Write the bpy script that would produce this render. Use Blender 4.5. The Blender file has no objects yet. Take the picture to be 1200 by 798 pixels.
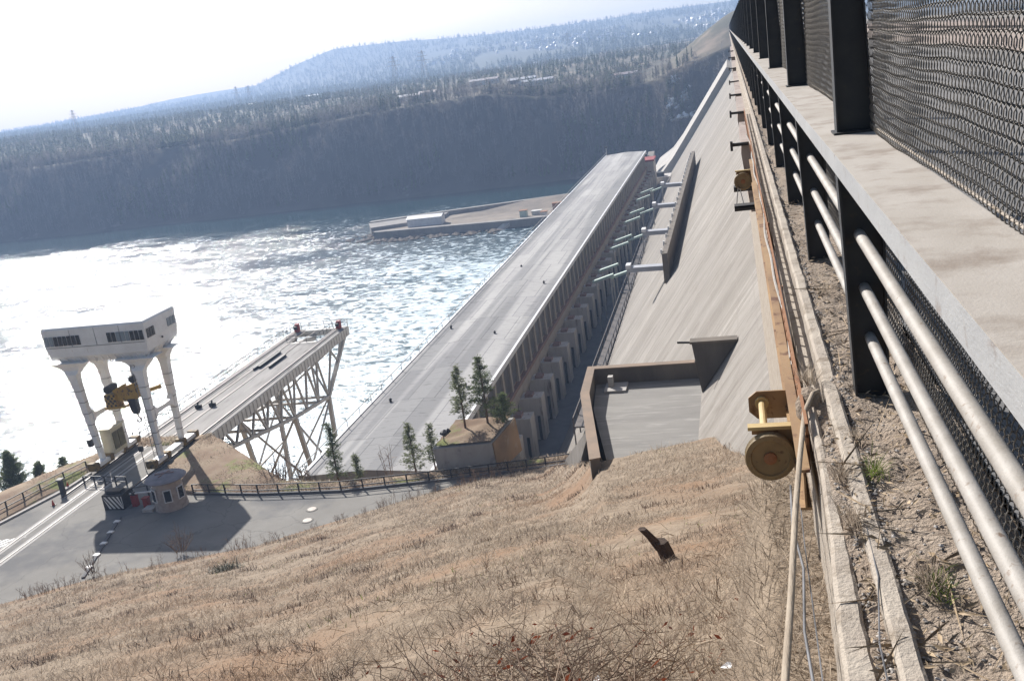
import bpy, math, random
import numpy as np
from mathutils import Vector, noise as mnoise
R = math.radians
random.seed(7); rng = np.random.default_rng(7)
sc = bpy.context.scene
COL = sc.collection

# ------------------------------------------------------------------ helpers
class MB:
    """collects polygons and links them as ONE mesh object"""
    def __init__(s): s.v = []; s.f = []
    def add(s, vs, fs):
        n = len(s.v); s.v += [tuple(p) for p in vs]; s.f += [tuple(i + n for i in q) for q in fs]; return s
    def box(s, x0, x1, y0, y1, z0, z1):
        return s.add([(x0,y0,z0),(x1,y0,z0),(x1,y1,z0),(x0,y1,z0),(x0,y0,z1),(x1,y0,z1),(x1,y1,z1),(x0,y1,z1)],
                     [(0,3,2,1),(4,5,6,7),(0,1,5,4),(1,2,6,5),(2,3,7,6),(3,0,4,7)])
    def prism(s, pts, d):
        """closed prism: polygon pts swept by vector d"""
        n = len(pts); d = Vector(d); a = [Vector(p) for p in pts]; b = [p + d for p in a]
        fs = [tuple(range(n))[::-1], tuple(range(n, 2*n))] + [(i, (i+1) % n, n+(i+1) % n, n+i) for i in range(n)]
        return s.add(a + b, fs)
    def bar(s, p, q, w, h=None, up=(0,0,1)):
        h = h or w; p = Vector(p); q = Vector(q); d = (q-p).normalized(); u = Vector(up)
        if abs(d.dot(u)) > .98: u = Vector((0,1,0))
        a = d.cross(u).normalized(); u = a.cross(d).normalized(); a = a*w/2; u = u*h/2
        return s.add([p-a-u,p+a-u,p+a+u,p-a+u,q-a-u,q+a-u,q+a+u,q-a+u],
                     [(0,1,2,3),(7,6,5,4),(0,4,5,1),(1,5,6,2),(2,6,7,3),(3,7,4,0)])
    def tube(s, pts, r, n=6, cap=True):
        pts = [Vector(p) for p in pts]; rs = r if isinstance(r, (list, tuple)) else [r]*len(pts)
        base = len(s.v); u = None
        for i, p in enumerate(pts):
            d = (pts[min(i+1, len(pts)-1)] - pts[max(i-1, 0)]).normalized()
            if u is None: u = d.cross(Vector((0,0,1)) if abs(d.z) < .9 else Vector((1,0,0))).normalized()
            u = (u - d*u.dot(d)).normalized(); w = d.cross(u)
            for k in range(n):
                a = 2*math.pi*k/n; s.v.append(tuple(p + (u*math.cos(a) + w*math.sin(a))*rs[i]))
        for i in range(len(pts)-1):
            for k in range(n):
                a = base+i*n+k; b = base+i*n+(k+1) % n; s.f.append((a, b, b+n, a+n))
        if cap:
            s.f.append(tuple(base+k for k in range(n))[::-1]); s.f.append(tuple(base+(len(pts)-1)*n+k for k in range(n)))
        return s
    def loft(s, rings):
        n = len(rings[0]); base = len(s.v)
        for rg in rings: s.v += [tuple(p) for p in rg]
        for i in range(len(rings)-1):
            for k in range(n):
                a = base+i*n+k; b = base+i*n+(k+1) % n; s.f.append((a, b, b+n, a+n))
        s.f.append(tuple(base+k for k in range(n))[::-1]); s.f.append(tuple(base+(len(rings)-1)*n+k for k in range(n)))
        return s
    def lathe(s, prof, c=(0,0,0), n=20, axis='z'):
        rings = []
        for r_, h in prof:
            ring = []
            for k in range(n):
                a = 2*math.pi*k/n; x, y = r_*math.cos(a), r_*math.sin(a)
                ring.append((c[0]+x, c[1]+y, c[2]+h) if axis == 'z' else (c[0]+x, c[1]-h, c[2]+y))
            rings.append(ring)
        return s.loft(rings)
    def build(s, name, m, parent=None, smooth=False):
        off = Vector((0,0,0)); p = parent
        while p: off += Vector(p.location); p = p.parent
        me = bpy.data.meshes.new(name); me.from_pydata([tuple(Vector(v)-off) for v in s.v], [], s.f); me.update()
        if smooth: me.polygons.foreach_set('use_smooth', [True]*len(me.polygons))
        for mm in (m if isinstance(m, (list, tuple)) else [m]): me.materials.append(mm)
        o = bpy.data.objects.new(name, me); COL.objects.link(o)
        if parent: o.parent = parent
        return o

def np_mesh(name, V, F, m, parent=None, smooth=False, matidx=None):
    """mesh straight from numpy arrays; F is (n,k)"""
    me = bpy.data.meshes.new(name); V = np.asarray(V, np.float32); F = np.asarray(F, np.int32)
    me.vertices.add(len(V)); me.vertices.foreach_set('co', V.ravel())
    k = F.shape[1]; me.loops.add(F.size); me.loops.foreach_set('vertex_index', F.ravel())
    me.polygons.add(len(F)); me.polygons.foreach_set('loop_start', np.arange(len(F), dtype=np.int32)*k)
    for mm in (m if isinstance(m, (list, tuple)) else [m]): me.materials.append(mm)
    if matidx is not None: me.polygons.foreach_set('material_index', np.asarray(matidx, np.int32))
    if smooth: me.polygons.foreach_set('use_smooth', np.ones(len(F), bool))
    me.update(calc_edges=True)
    o = bpy.data.objects.new(name, me); COL.objects.link(o)
    if parent: o.parent = parent
    return o

def tag(o, label=None, cat=None, group=None, kind=None):
    if label: o['label'] = label
    if cat: o['category'] = cat
    if group: o['group'] = group
    if kind: o['kind'] = kind
    return o
def thing(name, label, cat, loc=(0,0,0), group=None):
    o = bpy.data.objects.new(name, None); COL.objects.link(o); o.location = loc; o.empty_display_size = .3
    return tag(o, label, cat, group)
def copy_tree(o, parent=None):
    c = o.copy(); COL.objects.link(c)
    if parent: c.parent = parent
    for ch in list(o.children): copy_tree(ch, c)
    return c

# ------------------------------------------------------------------ materials
def mat(name, c1, c2=None, scale=1.0, rough=.85, bump=0.0, bscale=None, metal=0.0, stretch=(1,1,1), lo=.35, hi=.65,
        c3=None, scale3=None, lo3=.55, hi3=.7, island=0.0, coord='pos', spec=.3, detail=5, stretch3=(1,1,1), trans=0.0):
    m = bpy.data.materials.new(name); m.use_nodes = True; nt = m.node_tree; N = nt.nodes; L = nt.links
    b = N['Principled BSDF']; b.inputs['Roughness'].default_value = rough; b.inputs['Metallic'].default_value = metal
    b.inputs['Specular IOR Level'].default_value = spec
    if coord == 'pos': src = N.new('ShaderNodeNewGeometry').outputs['Position']
    else: src = N.new('ShaderNodeTexCoord').outputs['Object']
    def nz(sca, st, det=detail):
        mp = N.new('ShaderNodeMapping'); mp.inputs['Scale'].default_value = st; L.new(src, mp.inputs['Vector'])
        n = N.new('ShaderNodeTexNoise'); n.inputs['Scale'].default_value = sca; n.inputs['Detail'].default_value = det
        n.inputs['Roughness'].default_value = .6; L.new(mp.outputs[0], n.inputs['Vector']); return n.outputs['Fac']
    def rng_(x, lo, hi):
        r = N.new('ShaderNodeMapRange'); r.inputs[1].default_value = lo; r.inputs[2].default_value = hi; L.new(x, r.inputs[0]); return r.outputs[0]
    def mix(f, a, b_):
        x = N.new('ShaderNodeMix'); x.data_type = 'RGBA'
        if hasattr(f, 'default_value') or f.__class__.__name__.startswith('NodeSocket'): L.new(f, x.inputs[0])
        for s, v in ((x.inputs[6], a), (x.inputs[7], b_)):
            if isinstance(v, tuple): s.default_value = (*v, 1)
            else: L.new(v, s)
        return x.outputs[2]
    col = c1
    if c2: col = mix(rng_(nz(scale, stretch), lo, hi), c1, c2)
    if c3: col = mix(rng_(nz(scale3 or scale*4, stretch3), lo3, hi3), col, c3)
    if island:
        g = N.new('ShaderNodeNewGeometry'); hs = N.new('ShaderNodeHueSaturation')
        hs.inputs['Value'].default_value = 1
        r = N.new('ShaderNodeMapRange'); r.inputs[3].default_value = 1-island; r.inputs[4].default_value = 1+island
        L.new(g.outputs['Random Per Island'], r.inputs[0]); L.new(r.outputs[0], hs.inputs['Value'])
        if isinstance(col, tuple): hs.inputs['Color'].default_value = (*col, 1)
        else: L.new(col, hs.inputs['Color'])
        col = hs.outputs[0]
    if isinstance(col, tuple): b.inputs['Base Color'].default_value = (*col, 1)
    else: L.new(col, b.inputs['Base Color'])
    if trans:   # thin dry blades and needles let light through
        tr = N.new('ShaderNodeBsdfTranslucent'); mx = N.new('ShaderNodeMixShader'); mx.inputs[0].default_value = trans
        if isinstance(col, tuple): tr.inputs['Color'].default_value = (*col, 1)
        else: L.new(col, tr.inputs['Color'])
        L.new(b.outputs[0], mx.inputs[1]); L.new(tr.outputs[0], mx.inputs[2]); L.new(mx.outputs[0], N['Material Output'].inputs['Surface'])
    if bump:
        bp = N.new('ShaderNodeBump'); bp.inputs['Strength'].default_value = min(1, bump); bp.inputs['Distance'].default_value = max(.02, bump*.1)
        L.new(nz(bscale or scale*5, stretch), bp.inputs['Height']); L.new(bp.outputs[0], b.inputs['Normal'])
    return m

M = {}
M['dark_steel'] = mat('dark_steel', (.02,.022,.026), (.035,.034,.034), 6, rough=.55, spec=.4, c3=(.06,.045,.035), scale3=14, lo3=.62, hi3=.75)
M['beam_top'] = mat('beam_top', (.32,.285,.245), (.385,.35,.31), 2.5, rough=.85, stretch=(1,.7,1), c3=(.23,.19,.155), scale3=4, lo3=.5, hi3=.7, bump=.12, bscale=90)
M['beam_steel'] = mat('beam_steel', (.32,.32,.32), (.38,.38,.375), 3, rough=.5, spec=.4, stretch=(1,.4,1), c3=(.25,.22,.20), scale3=11, lo3=.58, hi3=.72, bump=.15, bscale=60)
M['pipe_paint'] = mat('pipe_paint', (.34,.315,.285), (.26,.235,.205), 7, rough=.6, spec=.35, c3=(.17,.12,.085), scale3=25, lo3=.62, hi3=.72, bump=.15, bscale=80)
M['wire'] = mat('wire', (.10,.095,.09), (.16,.145,.125), 30, rough=.5, metal=.5, spec=.5)
M['kerb'] = mat('kerb', (.33,.28,.23), (.40,.35,.29), 4, rough=.9, bump=.4, bscale=60, stretch=(1,.8,1), c3=(.20,.16,.12), scale3=7, lo3=.52, hi3=.68)
M['dirt'] = mat('dirt', (.32,.25,.19), (.41,.335,.265), 5, rough=.95, bump=.8, bscale=45, c3=(.21,.16,.12), scale3=13, lo3=.56, hi3=.68)
M['pebble'] = mat('pebble', (.24,.215,.19), (.34,.32,.30), 30, rough=.9, island=.45)
M['litter'] = mat('litter', (.24,.17,.10), (.36,.28,.19), 20, rough=.9, island=.5)
M['ochre'] = mat('ochre', (.32,.205,.10), (.22,.13,.065), 3, rough=.6, spec=.35, c3=(.11,.045,.02), scale3=8, lo3=.56, hi3=.66, stretch=(1,.5,1))
M['ochre_pale'] = mat('ochre_pale', (.50,.37,.17), (.40,.28,.12), 6, rough=.55, spec=.35)
M['wheel_paint'] = mat('wheel_paint', (.26,.19,.095), (.20,.14,.075), 9, rough=.6, c3=(.12,.07,.04), scale3=30, lo3=.6, hi3=.7)
M['rust'] = mat('rust', (.24,.105,.05), (.30,.155,.08), 9, rough=.85)
M['stick'] = mat('stick', (.36,.30,.23), (.24,.19,.14), 6, rough=.8, stretch=(3,.4,.4), bump=.3, bscale=30)
M['cable'] = mat('cable', (.05,.05,.052), (.16,.16,.17), 4, rough=.6)
M['grass'] = mat('grass', (.36,.295,.23), (.49,.42,.335), .35, rough=.9, island=.42, c3=(.35,.25,.175), scale3=.17, lo3=.50, hi3=.70, spec=.15, trans=0.45)
M['hill_soil'] = mat('hill_soil', (.15,.11,.075), (.25,.195,.14), 1.3, rough=.95, c3=(.20,.125,.075), scale3=.15, bump=.8, bscale=6, lo3=.5, hi3=.66)
M['green_grass'] = mat('green_grass', (.12,.18,.03), (.20,.24,.06), 3, rough=.9, island=.3, trans=0.40)
M['stem'] = mat('stem', (.36,.29,.21), (.26,.20,.145), 3, rough=.9, island=.5)
M['twig'] = mat('twig', (.17,.11,.075), (.30,.23,.17), 3, rough=.9, island=.55)
M['dead_leaf'] = mat('dead_leaf', (.16,.04,.018), (.11,.03,.015), 12, rough=.8, island=.4, trans=0.40)
M['asphalt'] = mat('asphalt', (.18,.168,.15), (.22,.207,.186), .25, rough=.9, bump=.2, bscale=25, c3=(.12,.117,.115), scale3=.08, lo3=.5, hi3=.6)
def cracks(m):
    nt = m.node_tree; N = nt.nodes; L = nt.links; b = N['Principled BSDF']; src = b.inputs['Base Color'].links[0].from_socket
    g = N.new('ShaderNodeNewGeometry'); no = N.new('ShaderNodeTexNoise'); no.inputs['Scale'].default_value = .5; no.inputs['Detail'].default_value = 5; L.new(g.outputs['Position'], no.inputs['Vector'])
    ad = N.new('ShaderNodeVectorMath'); ad.operation = 'MULTIPLY_ADD'; L.new(no.outputs['Color'], ad.inputs[0]); ad.inputs[1].default_value = (2.5,2.5,0); L.new(g.outputs['Position'], ad.inputs[2])
    v = N.new('ShaderNodeTexVoronoi'); v.feature = 'DISTANCE_TO_EDGE'; v.inputs['Scale'].default_value = .13; L.new(ad.outputs[0], v.inputs['Vector'])
    r = N.new('ShaderNodeMapRange'); r.inputs[1].default_value = .002; r.inputs[2].default_value = .009; r.inputs[3].default_value = .78; r.inputs[4].default_value = 1; L.new(v.outputs['Distance'], r.inputs[0])
    x = N.new('ShaderNodeMix'); x.data_type = 'RGBA'; x.blend_type = 'MULTIPLY'; x.inputs[0].default_value = 1; L.new(src, x.inputs[6]); L.new(r.outputs[0], x.inputs[7]); L.new(x.outputs[2], b.inputs['Base Color'])
cracks(M['asphalt'])
M['crest_asphalt'] = mat('crest_asphalt', (.15,.145,.14), (.20,.19,.18), .6, rough=.9)
M['white_paint'] = mat('white_paint', (.72,.71,.68), (.58,.57,.55), 3, rough=.6)
M['crane_white'] = mat('crane_white', (.78,.775,.76), (.68,.67,.65), .7, rough=.5, c3=(.42,.36,.30), scale3=2.2, lo3=.66, hi3=.74, stretch3=(3,3,.6))
M['seam'] = mat('seam', (.22,.21,.20), rough=.7)
M['glass_dark'] = mat('glass_dark', (.015,.018,.022), rough=.12, spec=.6)
M['glass_pale'] = mat('glass_pale', (.20,.24,.27), rough=.2, spec=.6)  # pale tone paints daylight showing through the see-through panes
M['bogie_ochre'] = mat('bogie_ochre', (.24,.15,.04), (.13,.085,.03), 1.5, rough=.7, c3=(.05,.04,.03), scale3=2.5, lo3=.5, hi3=.6)
M['crane_yellow'] = mat('crane_yellow', (.42,.26,.05), (.30,.18,.04), 1.5, rough=.5, c3=(.08,.06,.045), scale3=2.5, lo3=.56, hi3=.62)
M['black'] = mat('black', (.018,.018,.02), (.04,.036,.033), 6, rough=.6)
M['cream'] = mat('cream', (.50,.46,.34), (.42,.37,.26), 1.2, rough=.6)
M['olive'] = mat('olive', (.13,.115,.06), (.08,.07,.04), 2, rough=.6)
M['red'] = mat('red', (.30,.03,.025), (.22,.03,.03), 3, rough=.6)
M['deck'] = mat('deck', (.25,.235,.22), (.34,.32,.30), 1.1, rough=.9, stretch=(1,.15,1), c3=(.17,.155,.14), scale3=.8, lo3=.55, hi3=.68, stretch3=(2,.3,1))
M['truss'] = mat('truss', (.46,.435,.40), (.36,.335,.30), 1.5, rough=.6)
M['girder'] = mat('girder', (.62,.60,.56), (.50,.48,.44), 1.5, rough=.6)
def roof_joints_and_shadows(m):
    nt = m.node_tree; N = nt.nodes; L = nt.links; b = N['Principled BSDF']; src = b.inputs['Base Color'].links[0].from_socket
    g = N.new('ShaderNodeNewGeometry'); br = N.new('ShaderNodeTexBrick'); br.inputs['Scale'].default_value = 1; br.offset = .37
    br.inputs['Brick Width'].default_value = 3.4; br.inputs['Row Height'].default_value = 12.0; br.inputs['Mortar Size'].default_value = .07; br.inputs['Bias'].default_value = -.2
    br.inputs['Color1'].default_value = (1,1,1,1); br.inputs['Color2'].default_value = (.80,.80,.82,1); br.inputs['Mortar'].default_value = (.62,.62,.64,1)
    L.new(g.outputs['Position'], br.inputs['Vector'])
    st = N.new('ShaderNodeTexNoise'); mp = N.new('ShaderNodeMapping'); mp.inputs['Scale'].default_value = (.12,.5,1); mp.inputs['Rotation'].default_value = (0,0,.35); L.new(g.outputs['Position'], mp.inputs[0]); L.new(mp.outputs[0], st.inputs['Vector']); st.inputs['Detail'].default_value = 6
    rg = N.new('ShaderNodeMapRange'); rg.inputs[1].default_value = .56; rg.inputs[2].default_value = .72; rg.inputs[3].default_value = 1; rg.inputs[4].default_value = .66; L.new(st.outputs['Fac'], rg.inputs[0])  # diagonal shadow streaks painted into the roof colour
    x = N.new('ShaderNodeMix'); x.data_type = 'RGBA'; x.blend_type = 'MULTIPLY'; x.inputs[0].default_value = 1; L.new(src, x.inputs[6]); L.new(br.outputs['Color'], x.inputs[7])
    y = N.new('ShaderNodeMix'); y.data_type = 'RGBA'; y.blend_type = 'MULTIPLY'; y.inputs[0].default_value = 1; L.new(x.outputs[2], y.inputs[6]); L.new(rg.outputs[0], y.inputs[7])
    L.new(y.outputs[2], b.inputs['Base Color']); return m
M['roof'] = mat('roof', (.38,.368,.355), (.43,.418,.40), .05, rough=.92, spec=.1, c3=(.26,.255,.25), scale3=.16, lo3=.47, hi3=.56, stretch3=(1.3,.03,1), detail=3)
roof_joints_and_shadows(M['roof'])
M['trim_white'] = mat('trim_white', (.68,.68,.68), (.55,.55,.56), 1, rough=.5)
M['facade'] = mat('facade', (.36,.32,.28), (.29,.26,.23), .6, rough=.9)
M['facade_glass'] = mat('facade_glass', (.10,.09,.085), (.05,.05,.055), 1.2, rough=.3, spec=.5)
M['dark_red'] = mat('dark_red', (.20,.13,.11), (.25,.16,.14), 1, rough=.8)
M['pier_concrete'] = mat('pier_concrete', (.52,.49,.455), (.42,.39,.36), .8, rough=.9, stretch=(1,1,.3), c3=(.15,.11,.09), scale3=.7, lo3=.58, hi3=.70, stretch3=(2,2,.25))
M['alley'] = mat('alley', (.10,.10,.105), (.15,.148,.15), .3, rough=.9)
M['buttress'] = mat('buttress', (.13,.118,.105), (.09,.08,.072), .8, rough=.9, stretch=(1,1,.3))
M['parapet_rusty'] = mat('parapet_rusty', (.26,.19,.14), (.20,.155,.12), 1, rough=.9)
M['parapet_dark'] = mat('parapet_dark', (.17,.145,.12), (.115,.10,.085), .8, rough=.9, stretch=(1,1,.3))
M['apron'] = mat('apron', (.25,.238,.218), (.19,.18,.168), .6, rough=.9, stretch=(.35,1.6,1), c3=(.30,.285,.265), scale3=1.6, stretch3=(.3,2,1), bump=.3, bscale=8)
M['pale_green'] = mat('pale_green', (.42,.52,.46), (.36,.45,.40), 1, rough=.6)
M['duct_grey'] = mat('duct_grey', (.38,.39,.42), (.32,.33,.36), 1, rough=.6)
M['booth'] = mat('booth', (.40,.34,.30), (.31,.26,.23), 2, rough=.85, c3=(.22,.18,.16), scale3=1.5)
M['booth_roof'] = mat('booth_roof', (.26,.24,.25), (.19,.175,.185), 1.5, rough=.8)
M['bunker'] = mat('bunker', (.37,.36,.345), (.29,.28,.265), .7, rough=.9, stretch=(1,1,.3), c3=(.21,.20,.19), scale3=1.2)
M['bunker_brown'] = mat('bunker_brown', (.24,.165,.10), (.17,.115,.07), .5, rough=.9, c3=(.28,.25,.21), scale3=.8)
M['bark'] = mat('bark', (.16,.09,.05), (.10,.07,.05), 4, rough=.95)
M['needles'] = mat('needles', (.10,.135,.055), (.15,.175,.08), .8, rough=.8, island=.45, trans=0.40)
M['needles_pale'] = mat('needles_pale', (.17,.20,.10), (.22,.235,.13), .8, rough=.8, island=.4, trans=0.40)
M['birch'] = mat('birch', (.10,.082,.07), (.17,.15,.135), .05, rough=.9, island=.5)
M['far_brush'] = mat('far_brush', (.075,.058,.045), (.11,.088,.07), .05, rough=.9, island=.4)
M['far_pine'] = mat('far_pine', (.045,.066,.024), (.08,.095,.038), .02, rough=.9, island=.45, trans=0.30)
M['far_ground'] = mat('far_ground', (.12,.095,.062), (.06,.062,.036), .02, rough=.95, c3=(.21,.16,.11), scale3=.035, lo3=.55, hi3=.66)
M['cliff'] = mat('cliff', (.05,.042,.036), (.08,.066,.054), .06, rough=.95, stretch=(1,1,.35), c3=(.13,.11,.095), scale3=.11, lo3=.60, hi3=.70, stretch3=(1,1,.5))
M['far_hill'] = mat('far_hill', (.035,.045,.028), (.06,.062,.038), .006, rough=.95)
M['house_wall'] = mat('house_wall', (.75,.74,.72), (.55,.53,.50), .02, rough=.7, coord='pos')
M['house_roof'] = mat('house_roof', (.42,.44,.48), (.30,.22,.20), .02, rough=.5)
M['ice'] = mat('ice', (.85,.88,.92), (.7,.74,.78), .2, rough=.5)
M['island_concrete'] = mat('island_concrete', (.27,.25,.225), (.20,.18,.165), .3, rough=.9, stretch=(1,1,.4))
M['island_soil'] = mat('island_soil', (.25,.205,.16), (.18,.15,.12), .2, rough=.95, bump=.5)
M['bank_soil'] = mat('bank_soil', (.19,.125,.08), (.27,.205,.14), .35, rough=.95, bump=.6, bscale=6, c3=(.155,.17,.05), scale3=.22, lo3=.54, hi3=.62)
M['stump'] = mat('stump', (.045,.032,.025), (.09,.06,.045), 14, rough=.95, bump=.6, stretch=(1,1,.3))
M['paper'] = mat('paper', (.75,.75,.75), rough=.7)
M['console'] = mat('console', (.26,.21,.19), (.34,.29,.26), 1.2, rough=.9, c3=(.11,.085,.08), scale3=2.5)
M['cone_red'] = mat('cone_red', (.45,.06,.03), rough=.6)
M['rail_steel'] = mat('rail_steel', (.06,.05,.045), (.12,.10,.085), 2, rough=.5, metal=.4)
M['rail_slab'] = mat('rail_slab', (.42,.40,.37), (.34,.32,.30), .8, rough=.9)

def face_material():
    m = bpy.data.materials.new('dam_concrete'); m.use_nodes = True; nt = m.node_tree; N = nt.nodes; L = nt.links
    b = N['Principled BSDF']; b.inputs['Roughness'].default_value = .9; b.inputs['Specular IOR Level'].default_value = .2
    g = N.new('ShaderNodeNewGeometry')
    def nz(st, det=4, rough=.6):
        mp = N.new('ShaderNodeMapping'); mp.inputs['Scale'].default_value = st; L.new(g.outputs['Position'], mp.inputs['Vector'])
        n = N.new('ShaderNodeTexNoise'); n.inputs['Scale'].default_value = 1; n.inputs['Distortion'].default_value = .5; n.inputs['Detail'].default_value = det; n.inputs['Roughness'].default_value = rough
        L.new(mp.outputs[0], n.inputs['Vector']); return n.outputs['Fac']
    def ramp(x, lo, hi, a=0., c=1.):
        r = N.new('ShaderNodeMapRange'); r.inputs[1].default_value = lo; r.inputs[2].default_value = hi; r.inputs[3].default_value = a; r.inputs[4].default_value = c
        L.new(x, r.inputs[0]); return r.outputs[0]
    def mix(f, a, c):
        x = N.new('ShaderNodeMix'); x.data_type = 'RGBA'; L.new(f, x.inputs[0])
        for s, v in ((x.inputs[6], a), (x.inputs[7], c)):
            if isinstance(v, tuple): s.default_value = (*v, 1)
            else: L.new(v, s)
        return x.outputs[2]
    c = mix(ramp(nz((.05,.05,.05)), .35, .65), (.295,.27,.24), (.235,.215,.192))
    c = mix(ramp(nz((.10,.55,.08), 6), .46, .66, 0, .8), c, (.19,.17,.148))         # run marks down the slope
    c = mix(ramp(nz((.13,1.5,.10), 6), .56, .72, 0, .55), c, (.40,.375,.34))   # pale lime streaks
    c = mix(ramp(nz((.35,.9,.3), 7, .75), .50, .68, 0, .85), c, (.155,.135,.115))
    c = mix(ramp(nz((.02,.10,.025), 7, .7), .47, .62, 0, .6), c, (.17,.152,.13))      # seepage stains
    w = N.new('ShaderNodeTexWave'); w.bands_direction = 'Z'; w.inputs['Scale'].default_value = .22; w.inputs['Distortion'].default_value = .15
    L.new(g.outputs['Position'], w.inputs['Vector'])
    c = mix(ramp(w.outputs['Fac'], .97, 1.0, 0, .45), c, (.22,.195,.175))  # lift lines
    w2 = N.new('ShaderNodeTexWave'); w2.bands_direction = 'Y'; w2.inputs['Scale'].default_value = .021; w2.inputs['Distortion'].default_value = .0
    L.new(g.outputs['Position'], w2.inputs['Vector'])
    c = mix(ramp(w2.outputs['Fac'], .9985, 1.0, 0, .8), c, (.17,.15,.135))  # block joints
    L.new(c, b.inputs['Base Color'])
    bp = N.new('ShaderNodeBump'); bp.inputs['Strength'].default_value = .5; bp.inputs['Distance'].default_value = .1
    L.new(nz((.5,4,.5), 6), bp.inputs['Height']); L.new(bp.outputs[0], b.inputs['Normal'])
    return m
M['dam'] = face_material()
M['spillway'] = mat('spillway', (.40,.375,.34), (.31,.29,.26), .1, rough=.9)

def water_material():
    m = bpy.data.materials.new('river_water'); m.use_nodes = True; nt = m.node_tree; N = nt.nodes; L = nt.links
    b = N['Principled BSDF']; b.inputs['IOR'].default_value = 1.33
    g = N.new('ShaderNodeNewGeometry')
    def nz(sc_, det, st=(1,1,1), rot=.35):
        mp = N.new('ShaderNodeMapping'); mp.inputs['Scale'].default_value = st; mp.inputs['Rotation'].default_value = (0,0,rot); L.new(g.outputs['Position'], mp.inputs['Vector'])
        n = N.new('ShaderNodeTexNoise'); n.inputs['Scale'].default_value = sc_; n.inputs['Detail'].default_value = det; n.inputs['Roughness'].default_value = .62
        n.inputs['Distortion'].default_value = .6
        L.new(mp.outputs[0], n.inputs['Vector']); return n.outputs['Fac']
    def mth(op, a, c):
        x = N.new('ShaderNodeMath'); x.operation = op
        for s, v in ((x.inputs[0], a), (x.inputs[1], c)):
            if isinstance(v, (int, float)): s.default_value = v
            else: L.new(v, s)
        return x.outputs[0]
    def mr(x, lo, hi, a=0., c=1., cl=True):
        r = N.new('ShaderNodeMapRange'); r.clamp = cl; r.inputs[1].default_value = lo; r.inputs[2].default_value = hi; r.inputs[3].default_value = a; r.inputs[4].default_value = c
        L.new(x, r.inputs[0]); return r.outputs[0]
    sep = N.new('ShaderNodeSeparateXYZ'); L.new(g.outputs['Position'], sep.inputs[0])
    # calm strip along the far bank and behind the divider wall
    calm = mr(mth('ADD', sep.outputs[1], mth('MULTIPLY', nz(.02, 2), 60)), 470, 520)
    turb = mth('MULTIPLY', mr(sep.outputs[0], -190, -60), mr(sep.outputs[1], 380, 330))   # boil below the turbines
    slick = mr(nz(.030, 6, (1,2.4,1), .5), .38, .60, .30, 1.0)
    h = mth('ADD', mth('MULTIPLY', nz(.33, 4, (1,2.0,1)), .48), mth('ADD', mth('MULTIPLY', nz(.95, 3, (1,1.7,1)), .24), mth('MULTIPLY', nz(3.1, 2, (1,1.4,1)), .08)))
    bp = N.new('ShaderNodeBump'); bp.inputs['Strength'].default_value = 1
    L.new(mth('MULTIPLY', mth('MULTIPLY', h, slick), mth('SUBTRACT', 1.0, mth('MULTIPLY', calm, .88))), bp.inputs['Height']); bp.inputs['Distance'].default_value = .78
    L.new(bp.outputs[0], b.inputs['Normal'])
    foam = mth('MULTIPLY', mr(mth('ADD', nz(.30, 10, (1,1.5,1), .6), mth('ADD', mth('MULTIPLY', turb, .18), mth('MULTIPLY', nz(.035, 4), .30))), .68, .86), .9)
    foam = mth('MULTIPLY', foam, mth('SUBTRACT', 1.0, calm))
    x = N.new('ShaderNodeMix'); x.data_type = 'RGBA'; L.new(mr(turb, 0, 1), x.inputs[0])
    x.inputs[6].default_value = (.010,.035,.040,1); x.inputs[7].default_value = (.10,.16,.17,1)
    y = N.new('ShaderNodeMix'); y.data_type = 'RGBA'; L.new(foam, y.inputs[0]); L.new(x.outputs[2], y.inputs[6]); y.inputs[7].default_value = (.60,.70,.76,1)
    L.new(y.outputs[2], b.inputs['Base Color'])
    L.new(mr(foam, 0, 1, .09, .6), b.inputs['Roughness'])
    return m
M['water'] = water_material()

# ------------------------------------------------------------------ camera (at the world origin, eye level)
PITCH, YAW, ROLL = R(15.668), R(13.972), R(8.0)
cam = bpy.data.cameras.new('camera'); cam_o = bpy.data.objects.new('camera', cam); COL.objects.link(cam_o)
cam.sensor_width = 36; cam.lens = 35.0; cam.clip_start = .05; cam.clip_end = 20000
fw = Vector((-math.sin(YAW)*math.cos(PITCH), math.cos(YAW)*math.cos(PITCH), -math.sin(PITCH)))
q = fw.to_track_quat('-Z', 'Y')
from mathutils import Quaternion
cam_o.rotation_mode = 'QUATERNION'
cam_o.rotation_quaternion = Quaternion(fw, ROLL) @ q
sc.camera = cam_o

# ------------------------------------------------------------------ light
SUN = Vector((-.95, 1.2, 1.0)).normalized()
EL = math.asin(SUN.z); AZ = math.atan2(SUN.x, SUN.y)
sl = bpy.data.lights.new('sun', 'SUN'); sl.energy = 4.8; sl.angle = R(.55); sl.color = (1, .965, .92)
so = bpy.data.objects.new('sun', sl); COL.objects.link(so); so.rotation_euler = (-SUN).to_track_quat('-Z', 'Y').to_euler()
w = bpy.data.worlds.new('World'); sc.world = w; w.use_nodes = True
wn = w.node_tree.nodes; wl = w.node_tree.links
sky = wn.new('ShaderNodeTexSky'); sky.sky_type = 'NISHITA'; sky.sun_disc = False
sky.sun_elevation = EL; sky.sun_rotation = AZ; sky.air_density = 1.0; sky.dust_density = 2.0; sky.ozone_density = 1.0; sky.altitude = 300
wl.new(sky.outputs[0], wn['Background'].inputs[0]); wn['Background'].inputs[1].default_value = .068
sc.view_settings.view_transform = 'Standard'; sc.view_settings.look = 'None'; sc.view_settings.gamma = 1
sc.view_settings.exposure = .84
sc.cycles.volume_bounces = 0; sc.cycles.max_bounces = 6

WATER = -66.0; ROAD = -36.0
def n2(x, y, s): return mnoise.noise((x*s, y*s, 3.7))

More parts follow.
